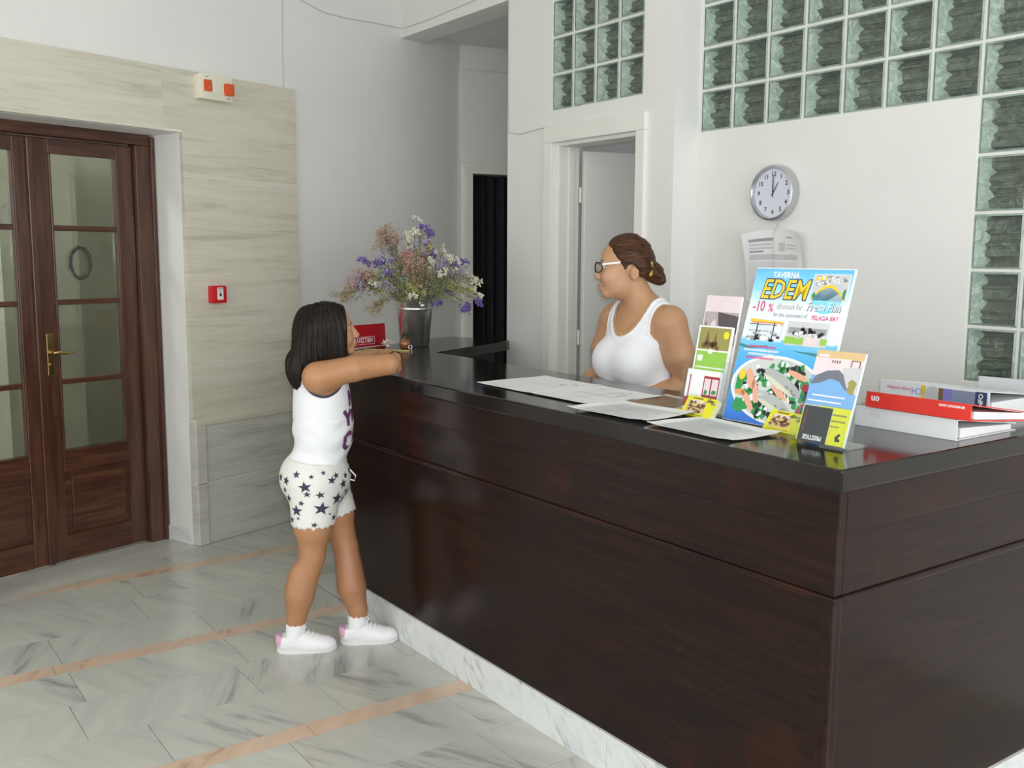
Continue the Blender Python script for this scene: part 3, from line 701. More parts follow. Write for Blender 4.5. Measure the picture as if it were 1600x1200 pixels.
me, V = T2.mesh('armhole_trim'); link('armhole_trim', me, NAVY, girl)
def cyl(F, ang0, z0, s, c=(0, 0)):
    def st(u, v): a = ang0+u/.12; return (c[0]+.24*math.cos(a) if .24 else 0, c[1]+.24*math.sin(a), z0+v)
    def di(u, v): a = ang0+u/.12; return (-math.cos(a), -math.sin(a), 0)
    return st, di
T3 = torso.copy(); T3.d -= .0095
def glyph(strokes, w):
    out = []
    for (x0, y0), (x1, y1) in strokes:
        dx, dy = x1-x0, y1-y0; L = math.hypot(dx, dy); nx, ny = -dy/L*w/2, dx/L*w/2
        out.append([(x0+nx, y0+ny), (x0-nx, y0-ny), (x1-nx, y1-ny), (x1+nx, y1+ny)])
    return out
YG = glyph([((-.022, .03), (0, 0)), ((.022, .03), (0, 0)), ((0, .004), (0, -.032))], .018)
NG = glyph([((-.02, -.03), (-.02, .03)), ((-.02, .03), (.02, -.03)), ((.02, -.03), (.02, .03))], .016)
CG = glyph([((.02, .026), (.0, .034)), ((.004, .034), (-.018, .020)), ((-.018, .024), (-.018, -.024)), ((-.018, -.020), (.004, -.034)), ((.0, -.034), (.02, -.026))], .018)
OG = glyph([((-.018, -.024), (-.018, .024)), ((.018, -.024), (.018, .024)), ((-.020, .026), (.020, .026)), ((-.020, -.026), (.020, -.026))], .011)
for g, a0, z0 in ((YG, -.58, .955), (NG, -.12, .955), (YG, .35, .955), (CG, -.58, .862), (OG, -.12, .862), (CG, .35, .862), (NG, -.25, 1.03)):
    for q in g:
        qq = []
        for i in range(4):
            p, r_ = q[i], q[(i+1) % 4]
            for t in (0, .5): qq.append((p[0]+(r_[0]-p[0])*t, p[1]+(r_[1]-p[1])*t))
        st, di = cyl(T3, a0, z0, 1); patch('print_letter', T3, qq, st, di, PURP, girl, .0015)
# star-print shorts with frayed hem
Sx = lower.copy(); Sx.d = np.minimum(lower.d, torso.d+.004)-.013
rn = lambda X, Y: .006*np.sin(X*170)*np.cos(Y*140)+.004*np.sin(X*410+Y*370)
Sx.cut(lambda X, Y, Z: .530+.20*np.maximum(0, X-.01)+.05*np.maximum(0, -X-.07)+rn(X, Y)-Z)
Sx.cut(lambda X, Y, Z: Z-(.778+.10*np.maximum(0, -X)))
me, V = Sx.mesh('shorts'); sh_ = link('shorts', me, OFFW, girl)
def star(r, a): return [((r if k % 2 == 0 else r*.4)*math.cos(a+k*math.pi/5), (r if k % 2 == 0 else r*.4)*math.sin(a+k*math.pi/5)) for k in range(10)]
spots = [(-1.00, .735, .012), (-2.05, .745, .013), (-2.4, .715, .016), (-1.80, .70, .019), (-1.15, .72, .014), (-.75, .695, .018), (-2.5, .675, .011), (-2.35, .645, .014), (-1.75, .672, .011), (-1.45, .668, .013), (-.95, .64, .023), (-1.42, .612, .023), (-2.05, .602, .020), (-.55, .66, .010), (-.45, .62, .018), (-1.05, .565, .012), (-1.6, .548, .010), (-2.0, .572, .006), (-1.2, .585, .005), (-1.65, .74, .008), (-1.35, .752, .008), (-.2, .69, .018), (.3, .64, .02), (1.2, .66, .02), (1.9, .62, .02), (2.4, .69, .018), (-2.9, .62, .02), (2.9, .69, .018), (-2.75, .72, .015), (-.3, .735, .014), (-.62, .725, .012), (-.28, .645, .015), (-2.25, .56, .012), (-1.9, .635, .010)]
for a0, z0, r in spots:
    st = lambda u, v: ((-.02+.26*math.cos(a0+u/.13)), .26*math.sin(a0+u/.13), z0+v); di = lambda u, v: (-math.cos(a0+u/.13), -math.sin(a0+u/.13), 0)
    patch('star_print', Sx, star(r*1.22, R(90)+random.uniform(-.25, .25)), st, di, NAVY, sh_, .0026)
# pocket / belt loop details
tube('drawstring', [(.118, -.05, .74), (.140, -.052, .715), (.136, -.055, .695), (.118, -.05, .70)], .003, OFFW, girl, 6)
# shoes and socks
for ax_, y_ in ((-.113, -.066), (.140, -.015)):
    x0 = ax_-.074; sh = empty('shoe', (x0, y_, 0), 0, girl); sh.scale = (.95, .95, .95)
    F = Field((-.02, -.06, -.012), (.28, .06, .13), .0035)
    F.cone((.040, 0, .042), (.10, 0, .044), .038, .036, .02); F.cone((.10, 0, .042), (.205, 0, .024), .037, .034, .02); F.ell((.165, 0, .026), (.085, .041, .034), .02)
    F.cone((.034, 0, .066), (.075, 0, .076), .036, .034, .02); F.cone((.075, 0, .074), (.155, 0, .040), .034, .034, .02)
    F.cut(lambda X, Y, Z: .012-Z); F.cut(lambda X, Y, Z: Z-(.074+.40*np.clip(X-.075, 0, .045)+.2*np.clip(.03-X, 0, .1)), .006)
    me, V = F.mesh('upper'); link('upper', me, SHOEW, sh)
    out = [(.125+.128*math.cos(t)*(1 if math.cos(t) > 0 else .97), (.042+.004*math.cos(t)-.006*math.exp(-((math.cos(t)+.1)/.3)**2))*math.sin(t)) for t in [k*2*math.pi/40 for k in range(40)]]
    bm = bmesh.new(); add_prism(bm, out, 0, .025); bmesh.ops.bevel(bm, geom=bm.edges[:], offset=.004, segments=2, affect='EDGES'); bm_obj('sole', bm, SHOES, sh, smooth=True)
    F2 = F.copy(); F2.d = F2.d-.0008; F2.cut(lambda X, Y, Z: X-(.022+.18*np.maximum(0, Z-.05))); F2.cut(lambda X, Y, Z: .040-Z)
    me, V = F2.mesh('heel_tab'); link('heel_tab', me, SHOEP, sh)
    bm = bmesh.new()
    for i in range(5):
        xx = .116+.017*i; zz = .0965-.0100*i; add_tube(bm, [(xx, -.027, zz-.008), (xx+.004, -.012, zz+.006), (xx+.004, .012, zz+.006), (xx, .027, zz-.008)], .0032, 6)
    for s_ in (-1, 1): add_tube(bm, [(.112, .004*s_, .102), (.114, .018*s_, .122), (.126, .026*s_, .112), (.116, .006*s_, .100)], .0028, 6)
    bm_obj('laces', bm, SHOEW, sh, smooth=True)
    F = Field((-.03, -.06, .03), (.13, .06, .15), .004); F.cone((.076, 0, .04), (.076+(.003 if ax_ < 0 else -.004), 0, .125), .040, .039, .01); F.cut(lambda X, Y, Z: Z-.118-.003*np.sin(X*300))
    me, V = F.mesh('sock'); link('sock', me, SOCK, girl, loc=(x0, y_, 0))
# hair: cap, side curtains, length down the back
Hf = Field((-.20, -.16, 1.03), (.20, .16, 1.44), .0042)
Hf.ell((.035, 0, 1.318), (.110, .090, .094), .02)
for s_ in (-1, 1):
    Hf.ell((.050, .078*s_, 1.275), (.092, .030, .115), .03); Hf.ell((.098, .070*s_, 1.24), (.045, .026, .075), .03)
Hf.ell((-.045, 0, 1.235), (.055, .088, .15), .04); Hf.ell((-.035, -.07, 1.20), (.06, .035, .08), .03)
Hf.ell((-.082, -.045, 1.135), (.040, .060, .075), .04, tilt=.25); Hf.ell((-.070, .05, 1.13), (.035, .05, .07), .03)
Hf.cut(lambda X, Y, Z: X-(.113-.02*np.maximum(0, Z-1.35)+.10*np.maximum(0, 1.24-Z)-.10*np.maximum(0, .06-np.abs(Y))), .006)
Hf.cut(lambda X, Y, Z: -(np.sqrt(((X-.150)/.075)**2+(Y/.068)**2+((Z-1.275)/.098)**2)-1)*.07, .008)
sl, X, Y, Z = Hf.grid(Hf.lo, Hf.lo+Hf.h*(Hf.n-1)); th = np.arctan2(Y, X-.03)
Hf.d += (.0022*np.sin(th*34+6*np.sin(Z*9))+.0016*np.sin(th*71+Z*25)).astype(np.float32)
me, V = Hf.mesh('hair'); link('hair', me, HAIR_G, girl)
bm = bmesh.new()   # loose strands
for k in range(46):
    a = random.uniform(-2.9, -.95) if k < 34 else random.uniform(.95, 2.9); c0, s0 = math.cos(a), math.sin(a); zb = random.uniform(1.07, 1.16) if c0 < -.3 else random.uniform(1.18, 1.20)
    pts = [(.035+.10*c0*f, .088*s0*f, z) for f, z in ((.45, 1.405), (.85, 1.375), (1.04, 1.31), (1.05, 1.24))]
    pts.append((.035+(.10*c0-.02)*1.12 if c0 < 0 else .035+.10*c0, .088*s0*1.08, zb)); add_tube(bm, pts, [.0012, .0012, .0012, .0011, .0005], 4, False)
bm_obj('hair_strands', bm, HAIR_G, girl, smooth=True)
bm = bmesh.new(); add_tube(bm, [(.311+.027*math.cos(t), .068+.004*math.sin(t), 1.175+.027*math.sin(t)) for t in [k*2*math.pi/20 for k in range(21)]], .0035, 6, False)
bm_obj('bracelet', bm, PM('dark_bracelet', (.03, .018, .014), .4), girl, smooth=True)

# ------------------------------------------------------------------ the receptionist
wom = empty('person', (.88, 1.66, 0), YAW-R(90)); tag(wom, 'woman in white tank top and glasses standing behind the counter', 'person')
WH = .0045
FWD = np.array([-.815, -.58, 0]); LFT = np.array([.58, -.815, 0]); C0 = np.array([.012, .0, 0])
def TW(f, l, z): v = C0+FWD*f+LFT*l; return (float(v[0]), float(v[1]), z)
ROTW = math.atan2(-.58, -.815)
def womtorso(F):
    F.ell(TW(-.01, 0, 1.255), (.105, .165, .16), .03, rot=ROTW); F.ell(TW(.0, 0, 1.06), (.120, .162, .17), .06, rot=ROTW); F.ell(TW(-.02, 0, .90), (.130, .185, .14), .06, rot=ROTW)
    F.cone(TW(-.02, .155, 1.345), TW(-.02, -.155, 1.345), .052, .052, .05); F.cone(TW(-.02, .06, 1.385), TW(-.02, -.06, 1.385), .045, .045, .04)
    F.ell(TW(.075, 0, 1.185), (.060, .120, .075), .05, rot=ROTW)
    for s_ in (-1, 1): F.ell(TW(.088, .075*s_, 1.165), (.060, .068, .068), .06, rot=ROTW)
    return F
WB = Field((-.36, -.34, -.01), (.38, .36, 1.72), WH); wt = womtorso(Field(WB.lo, WB.lo+WB.h*(WB.n-1), WH)); WB.d = wt.d.copy()
for s_ in (-1, 1):
    WB.chain([TW(-.02, .09*s_, .88), TW(-.01, .095*s_, .50), TW(-.03, .10*s_, .10)], [.105, .062, .042], .04); WB.cone(TW(-.03, .10*s_, .06), TW(.12, .12*s_, .03), .045, .03, .02)
Ls = TW(-.015, .168, 1.325)
WB.chain([Ls, (.165, -.135, 1.20), (.200, -.115, 1.085)], [.064, .060, .047], .045)
WB.chain([(.200, -.115, 1.085), (.10, -.135, 1.055), (-.02, -.14, 1.045)], [.046, .043, .028], .015)
hand(WB, (-.025, -.14, 1.045), (-1, -.1, -.05), (0, 0, -1), .92, .22, 1)
Rs = TW(-.015, -.168, 1.325)
WB.chain([Rs, (-.115, .165, 1.20), (-.128, .140, 1.10)], [.062, .055, .045], .045); WB.chain([(-.128, .140, 1.10), (-.172, .10, 1.072), (-.205, .06, 1.05)], [.044, .042, .028], .015)
hand(WB, (-.21, .056, 1.048), (-.8, -.1, -.05), (0, 0, -1), .92, .22, -1)
# neck, head in left profile
WB.cone((.030, .0, 1.385), (-.028, -.005, 1.50), .062, .056, .04)
HX, HY, HZ = -.048, -.005, 1.575
WB.ell((HX, HY, HZ), (.102, .076, .100), .02); WB.ell((HX-.050, HY, HZ-.070), (.055, .056, .062), .035); WB.ell((HX-.02, HY, HZ-.085), (.06, .055, .045), .03)
WB.ell((HX-.030, HY, HZ-.112), (.055, .050, .038), .035)
WB.cone((HX-.078, HY-.012, HZ-.130), (HX-.078, HY+.012, HZ-.130), .019, .019, .022)
for s_ in (-1, 1):
    WB.ell((HX-.068, HY+.037*s_, HZ-.062), (.033, .027, .034), .02); WB.ell((HX-.104, HY+.032*s_, HZ-.022), (.012, .018, .011), .012, 'sub'); WB.ell((HX-.094, HY+.032*s_, HZ-.002), (.010, .020, .006), .008)
    WB.ell((HX+.028, HY+.077*s_, HZ-.048), (.019, .010, .030), .006); WB.ell((HX+.025, HY+.089*s_, HZ-.044), (.011, .008, .019), .003, 'sub'); WB.ell((HX+.014, HY+.083*s_, HZ-.050), (.006, .005, .008), .004)
WB.cone((HX-.098, HY, HZ-.016), (HX-.116, HY, HZ-.062), .009, .0115, .012)
for s_ in (-1, 1): WB.ell((HX-.108, HY+.011*s_, HZ-.068), (.010, .009, .008), .006)
WB.ell((HX-.101, HY, HZ-.097), (.014, .022, .007), .005); WB.ell((HX-.098, HY, HZ-.111), (.014, .020, .0075), .005); WB.cone((HX-.114, HY, HZ-.1045), (HX-.100, HY-.026, HZ-.0975), .0020, .0018, .002, 'sub'); WB.cone((HX-.114, HY, HZ-.1045), (HX-.100, HY+.026, HZ-.0975), .0020, .0018, .002, 'sub')
me, V = WB.mesh('body')
paint(me, V, (.50, .275, .145), [((HX-.101, HY, HZ-.104), (.022, .027, .015), (.50, .17, .14), .5), ((HX-.06, HY, HZ-.06), (.12, .12, .13), (.57, .33, .215), 1.2), ((HX-.09, HY-.045, HZ-.07), (.035, .03, .03), (.58, .27, .19), 1.),
    ((HX-.102, HY-.032, HZ+.002), (.016, .022, .005), (.06, .03, .02), .5), ((HX-.102, HY+.032, HZ+.002), (.016, .022, .005), (.06, .03, .02), .5)])
link('body', me, SKIN_W, wom)
for s_ in (-1, 1):
    bm = bmesh.new(); add_ball(bm, (HX-.0905, HY+.032*s_, HZ-.022), .012, 2); e = bm_obj('eye', bm, EYEM, wom, smooth=True)
    bm = bmesh.new(); add_ball(bm, (HX-.100, HY+.032*s_, HZ-.022), .005, 2, (.6, 1, 1)); bm_obj('iris', bm, IRIS, e, smooth=True)
T = wt.copy(); T.d -= .008
sl, X, Y, Z = T.grid(T.lo, T.lo+T.h*(T.n-1))
f_ = (X-C0[0])*FWD[0]+(Y-C0[1])*FWD[1]; l_ = (X-C0[0])*LFT[0]+(Y-C0[1])*LFT[1]
T.d += (.0022*np.sin(Z*90+4*np.sin(l_*14)+f_*20)*np.clip((1.13-Z)/.05, 0, 1)).astype(np.float32)
T.cut(lambda X, Y, Z: .86-Z)
neck = np.sqrt((l_/.098)**2+((Z-1.415)/.142)**2)-1; neck = np.maximum(neck*.09, -(f_+.03))            # deep scoop in front
neckb = np.maximum((np.sqrt((l_/.085)**2+((Z-1.42)/.075)**2)-1)*.08, f_+.03)                          # and behind
arm = np.maximum((np.sqrt(((f_+.015)/.085)**2+((Z-1.345)/.115)**2)-1)*.085, .128-np.abs(l_)-0*Z)
full = T.copy()
for c in (neck, neckb, arm): T.d = np.maximum(T.d, -c).astype(np.float32)
me, V = T.mesh('tank_top'); link('tank_top', me, WHITEC, wom)
full.d = full.d-.002
edge = np.minimum(np.minimum(np.abs(neck-.005), np.abs(neckb-.005)), np.abs(arm-.005))-.0052
inside = np.minimum(np.minimum(neck, neckb), arm)
full.d = np.maximum(np.maximum(full.d, edge), -inside).astype(np.float32)
full.cut(lambda X, Y, Z: 1.17-Z)
me, V = full.mesh('rib_trim'); link('rib_trim', me, WHITEC, wom)
Tr = Field(WB.lo, (WB.lo+WB.h*(WB.n-1)), .009)
Tr.ell(TW(-.02, 0, .87), (.140, .193, .13), .04, rot=ROTW)
for s_ in (-1, 1): Tr.chain([TW(-.02, .09*s_, .86), TW(-.01, .095*s_, .50), TW(-.03, .10*s_, .08)], [.115, .08, .065], .04)
Tr.cut(lambda X, Y, Z: Z-.93)
me, V = Tr.mesh('trousers'); link('trousers', me, PM('dark_trousers', (.03, .03, .04), .85), wom)
# hair drawn back into a bun
Hf = Field((-.20, -.13, 1.44), (.14, .12, 1.72), .004)
Hf.ell((HX+.010, HY, HZ+.012), (.104, .084, .102), .02); Hf.ell((HX+.045, HY, HZ-.02), (.068, .078, .08), .03)
sl, X, Y, Z = Hf.grid(Hf.lo, Hf.lo+Hf.h*(Hf.n-1))
line = (X-HX)*.62+(Z-HZ)*.78                                        # hairline from forehead down behind the ear
Hf.cut(lambda X, Y, Z: -((X-HX)*.93+(Z-HZ)*.62-(-.030)), .006)
Hf.cut(lambda X, Y, Z: (HZ-.055+.0*X)-Z-.35*np.maximum(0, X-HX-.04), .006)
Hf.cut(lambda X, Y, Z: -(np.sqrt(((X-HX-.018)/.030)**2+((Z-HZ+.050)/.040)**2)-1)*.03, .004)
Hf.ell((HX+.112, HY-.005, HZ-.045), (.046, .042, .040), .018, tilt=-.7); Hf.ell((HX+.142, HY-.005, HZ-.072), (.022, .028, .026), .02); Hf.cone((HX+.085, HY, HZ-.02), (HX+.11, HY, HZ-.04), .036, .032, .02)
Hf.d += (.0014*np.sin(110*(Z-.25*X)+30*np.abs(Y))+.001*np.sin(230*(Z-.2*X))).astype(np.float32)
me, V = Hf.mesh('hair'); hw = link('hair', me, HAIR_W, wom)
bm = bmesh.new()
for t in [k*math.pi/7 for k in range(-3, 5)]: add_ball(bm, (HX+.093+.006*math.cos(t), HY-.050+.006*math.cos(3*t), HZ-.028+.026*math.sin(t)), .0075, 1)
bm_obj('hair_clip', bm, PM('gold_clip', (.60, .48, .10), .3, .4, var=.3, vscale=80), wom, smooth=True)
# glasses
BLKP = PM('black_plastic', (.012, .012, .014), .3)
gl = empty('glasses', (HX, HY, HZ), 0, wom)
for s_ in (-1, 1):
    ring = [(-.124+.024*((1+math.cos(t))/2)**1.6, (.034+.027*math.cos(t))*s_, -.025+.0205*math.sin(t)) for t in [k*2*math.pi/24 for k in range(25)]]
    bm = bmesh.new(); add_tube(bm, ring, .0023, 6, False); bm_obj('rim', bm, BLKP, gl, smooth=True)
    bm = bmesh.new(); bm.faces.new([bm.verts.new(p) for p in ring[:-1]]); solid(bm, .0015); bm_obj('lens', bm, clear('lens_glass_%d' % (s_+1), (.95, .95, .97), .03), gl)
    bm = bmesh.new(); add_box(bm, -.102, -.030, .062*s_-.0013, .062*s_+.0013, -.0, .008); o = bm_obj('temple', bm, WHITEP, gl, bevel=.001)
    for v in o.data.vertices: v.co.z += (v.co.x+.102)*.11-.016; v.co.y += s_*(v.co.x+.102)*.26
    bm = bmesh.new(); add_tube(bm, [(-.030, .081*s_, -.005), (.0, .0855*s_, -.004), (.028, .086*s_, -.012), (.04, .084*s_, -.03)], .003, 6); bm_obj('temple_tip', bm, BLKP, gl, smooth=True)
tube('bridge', [(-.121, -.009, -.018), (-.124, 0, -.015), (-.121, .009, -.018)], .002, BLKP, gl, 6)
# necklace
GOLD = PM('gold', (.80, .55, .18), .25, 1., var=.1)
st = []; dr = []
for k in range(41):
    t = -1+2*k/40; st.append(TW(.26, .075*math.sin(t*1.5), 1.415-.105*(1-abs(t)**1.6))); dr.append((-FWD[0], -FWD[1], -.1))
P = WB.project(st, dr); P = [tuple(np.array(p)+FWD*.0015) for p in P]
nk = bmesh.new(); add_tube(nk, P, .0013, 5); nko = bm_obj('necklace', nk, GOLD, wom, smooth=True)
pc = P[20]; bm = bmesh.new()
for i, (a, b) in enumerate(((0, -.006), (.003, -.014), (-.002, -.02), (.003, -.027))): add_ball(bm, (pc[0]+FWD[0]*.002+LFT[0]*a, pc[1]+FWD[1]*.002+LFT[1]*a, pc[2]+b), .005, 1)
bm_obj('pendant', bm, GOLD, nko, smooth=True)
# ------------------------------------------------------------------ things on the walls
def frame(name, origin, xd, ud):
    x = Vector(xd).normalized(); y = Vector(ud); y = (y-x*x.dot(y)).normalized(); z = x.cross(y)
    o = empty(name); m = Matrix((x, y, z)).transposed().to_4x4(); m.translation = Vector(origin); o.matrix_world = m; return o
def slabp(name, poly, z0, z1, mat, parent, bevel=0., smooth=False):
    bm = bmesh.new(); add_prism(bm, poly, z0, z1); return bm_obj(name, bm, mat, parent, bevel=bevel, smooth=smooth)
def rrect(x0, y0, x1, y1, r, n=4):
    o = []
    for cx, cy, a0 in ((x1-r, y0+r, -90), (x1-r, y1-r, 0), (x0+r, y1-r, 90), (x0+r, y0+r, 180)):
        for k in range(n+1): a = R(a0+90*k/n); o.append((cx+r*math.cos(a), cy+r*math.sin(a)))
    return o
def patches(name, polys, mat, parent, z, th=.0003):
    bm = bmesh.new()
    for p in polys: add_prism(bm, p, z, z+th)
    o = bm_obj(name, bm, mat, parent)
    if len(polys) > 3: o['kind'] = 'stuff'      # tiny printed specks
    return o
def ink(name, c, rough=.45): return PM('print_'+name, c, rough, var=.04, vscale=30)
BLACK = ink('black', (.02, .02, .022)); WHITEI = ink('white', (.85, .86, .87)); GREY = ink('grey', (.33, .34, .36)); LGREY = ink('light_grey', (.58, .59, .60))
RED = ink('red', (.60, .02, .018)); MAG = ink('magenta', (.70, .06, .22)); YEL = ink('yellow', (.85, .62, .03)); LIME = ink('lime_yellow', (.78, .76, .02)); GREEN = ink('green', (.03, .30, .08)); LGREEN = ink('light_green', (.30, .58, .08))
ORANGE = ink('orange', (.80, .33, .12)); SALMON = ink('salmon', (.82, .42, .28)); OLIVE = ink('olive', (.33, .30, .09)); BROWN = ink('brown', (.20, .12, .05)); TEAL = ink('teal', (.05, .25, .28)); SKYB = ink('sky_blue', (.10, .50, .85)); NAVYI = ink('navy', (.04, .06, .16)); CYAN = ink('cyan', (.25, .72, .90)); SAND = ink('sand', (.70, .50, .25)); PINKI = ink('pale_pink', (.80, .68, .70)); WINE = ink('wine', (.38, .02, .05)); SILV = ink('fish_silver', (.45, .48, .47)); LILAC = ink('lilac', (.25, .22, .62))

# clock
ck = frame('wall_clock', (XC-.002, 1.519, 1.868), (0, -1, 0), (0, 0, 1)); tag(ck, 'round silver wall clock showing one o\'clock above the posted sheet', 'clock')
bm = bmesh.new(); add_lathe(bm, [(.0, .0), (.112, .0), (.119, .006), (.120, .030), (.116, .043), (.109, .045), (.104, .036), (.103, .026)], 48); bm_obj('case', bm, PM('silver_case', (.55, .56, .58), .25, .85, var=.04), ck, smooth=True)
bm = bmesh.new(); add_lathe(bm, [(.0, .0265), (.1035, .0265)], 48); bm_obj('dial', bm, PM('clock_dial', (.76, .78, .84), .6, var=.01), ck)
for h_ in range(1, 13):
    a = R(90-30*h_); text('numeral', str(h_), .027, BLACK, ck, .080*math.cos(a), .080*math.sin(a), .027, bold=.0006)
patches('minute_mark', [[(.098*math.cos(a)-.0005, .098*math.sin(a)-.001), (.098*math.cos(a)+.0005, .098*math.sin(a)-.001), (.098*math.cos(a)+.0005, .098*math.sin(a)+.001), (.098*math.cos(a)-.0005, .098*math.sin(a)+.001)] for a in [k*R(6) for k in range(60)]], BLACK, ck, .0268)
def hnd(name, ang, L, w_, back, z):
    a = R(90-ang); d = (math.cos(a), math.sin(a)); n_ = (-d[1], d[0])
    patches(name, [[(-d[0]*back+n_[0]*w_, -d[1]*back+n_[1]*w_), (-d[0]*back-n_[0]*w_, -d[1]*back-n_[1]*w_), (d[0]*L-n_[0]*w_*.5, d[1]*L-n_[1]*w_*.5), (d[0]*L+n_[0]*w_*.5, d[1]*L+n_[1]*w_*.5)]], BLACK, ck, z, .001)
hnd('hour_hand', 31, .052, .0026, .012, .029); hnd('minute_hand', 2, .078, .002, .014, .0305); hnd('second_hand', 357, .08, .0008, .02, .032)
bm = bmesh.new(); add_lathe(bm, [(0, .0385), (.06, .037), (.104, .034)], 40); bm_obj('cover_glass', bm, clear('clock_glass', (.98, .98, 1), .015), ck, smooth=True)

# sheet hanging below the clock
ps = frame('posted_sheet', (XC-.004, 1.662, 1.395), (0, -1, 0), (0, 0, 1)); tag(ps, 'curled printed schedule sheet hanging on the wall below the clock', 'paper')
bm = bmesh.new(); nu, nv = 16, 14; g = []
def sheetz(u, v): return .012+.045*max(0, (u-.5)*2)**2*v**2+.05*(max(0, .5-u)*2)**1.6*v**2+.006*math.sin(3*u)
for i in range(nu+1):
    g.append([bm.verts.new((.315*i/nu, .318*j/nv-.02*(abs(i/nu-.5)*2)**2*(j/nv)**3, sheetz(i/nu, j/nv))) for j in range(nv+1)])
for i in range(nu):
    for j in range(nv): bm.faces.new((g[i][j], g[i+1][j], g[i+1][j+1], g[i][j+1]))
bm_obj('sheet', bm, PAPER, ps, smooth=True)
def onsheet(x0, y0, x1, y1):
    bm = bmesh.new(); n_ = 6; lo = []; hi = []
    for k in range(n_+1):
        x = x0+(x1-x0)*k/n_
        for y, arr in ((y0, lo), (y1, hi)): u, v = x/.315, y/.318; arr.append(bm.verts.new((x, y-.02*(abs(u-.5)*2)**2*v**3, sheetz(u, v)+.0016)))
    for k in range(n_): bm.faces.new((lo[k], lo[k+1], hi[k+1], hi[k]))
    return bm
for x0, y0, x1, y1, mt_ in [(.03, .27, .15, .283, GREY), (.03, .252, .14, .260, LGREY), (.03, .236, .145, .244, LGREY), (.03, .222, .10, .229, GREY), (.18, .225, .215, .262, LGREY), (.22, .285, .26, .289, GREY), (.225, .25, .28, .256, LGREY), (.225, .236, .28, .242, LGREY), (.03, .190, .285, .212, LGREY), (.03, .02, .285, .180, PM('table_print', (.70, .71, .72), .7)), (.03, .125, .285, .133, GREY)]+[(.03, .03+.014*k, .285, .033+.014*k, LGREY) for k in range(7)]:
    bm_obj('print_block', onsheet(x0, y0, x1, y1), mt_, ps)
tube('string', [(.158, .345, .004), (.159, .30, .035), (.158, .18, .03), (.157, .02, .02)], .0012, GREY, ps, 6)

# alarm beacon and fire call point on the marble
al = frame('alarm_beacon', W(1.135, 3.8195, 2.405), (CA, SA, 0), (0, 0, 1)); tag(al, 'cream alarm box with two orange lenses above the marble door surround', 'alarm')
slabp('housing', rrect(0, 0, .205, .128, .008), 0, .055, CREAMP, al, .003, True)
ORL = PM('orange_lens', (.72, .10, .02), .2, var=.25, vscale=60, coat=.5)
slabp('lens', rrect(.018, .038, .066, .098, .006), .05, .064, ORL, al, .003, True); slabp('lens', rrect(.148, .030, .204, .092, .006), .045, .072, ORL, al, .006, True)
bm = bmesh.new(); add_lathe(bm, [(0, .062), (.034, .060), (.038, .054)], 32, .107, .066); bm_obj('sounder_disc', bm, CREAMP, al, smooth=True)
patches('sounder_slot', [rect(.1065+.02*math.cos(a)-.0012, .066+.02*math.sin(a)-.006, .1065+.02*math.cos(a)+.0012, .066+.02*math.sin(a)+.006) for a in [k*R(60) for k in range(6)]], LGREY, al, .0612, .0006)
patches('marking', [rect(.03, .112, .05, .117), rect(.165, .012, .188, .018)], GREY, al, .0551)
cp = frame('fire_call_point', W(1.178, 3.8195, 1.329), (CA, SA, 0), (0, 0, 1)); tag(cp, 'small red fire alarm call point on the marble wall', 'alarm')
REDP = PM('red_plastic', (.60, .012, .02), .35, var=.05)
slabp('housing', rrect(0, 0, .094, .094, .008), 0, .038, REDP, cp, .004, True)
slabp('press_panel', rrect(.032, .018, .070, .084, .003), .036, .041, WHITEP, cp, .001)
patches('mark', [ell(.051, .045, .008, .008), rect(.049, .055, .053, .068)], BLACK, cp, .0411); patches('heading', [rect(.036, .074, .066, .081)], GREY, cp, .0411)

# surface cables
CAB = PM('cable_grey', (.52, .52, .50), .6)
def cable(pts, label, r=.0022): o = tube('cable', pts, r, CAB, None, 6); tag(o, label, 'cable', None)
cable([W(1.776, 3.846, 3.598), W(1.777, 3.846, 3.036), W(1.770, 3.846, 2.75), W(1.771, 3.846, 2.548)], 'thin cable running down the wall to the marble top edge')
cable([W(1.75, 3.846, 3.20), W(1.917, 3.846, 3.064), W(2.10, 3.846, 3.03), W(2.278, 3.846, 3.031), W(2.55, 3.846, 3.05), W(2.79, 3.846, 3.06)], 'thin cable sagging across the white wall to the beam')
cable([(1.396, 4.50, 3.055), (1.396, 4.2, 3.05), (1.396, 3.95, 3.058), (1.396, 3.65, 3.065), (1.396, 3.33, 3.06), (1.397, 3.318, 3.0), (1.397, 3.318, 2.6), (1.397, 3.31, 2.281), (1.397, 3.2, 2.262), (1.397, 3.05, 2.272), (1.396, 2.967, 2.276)], 'thin cable along the beam and down to the white door frame')

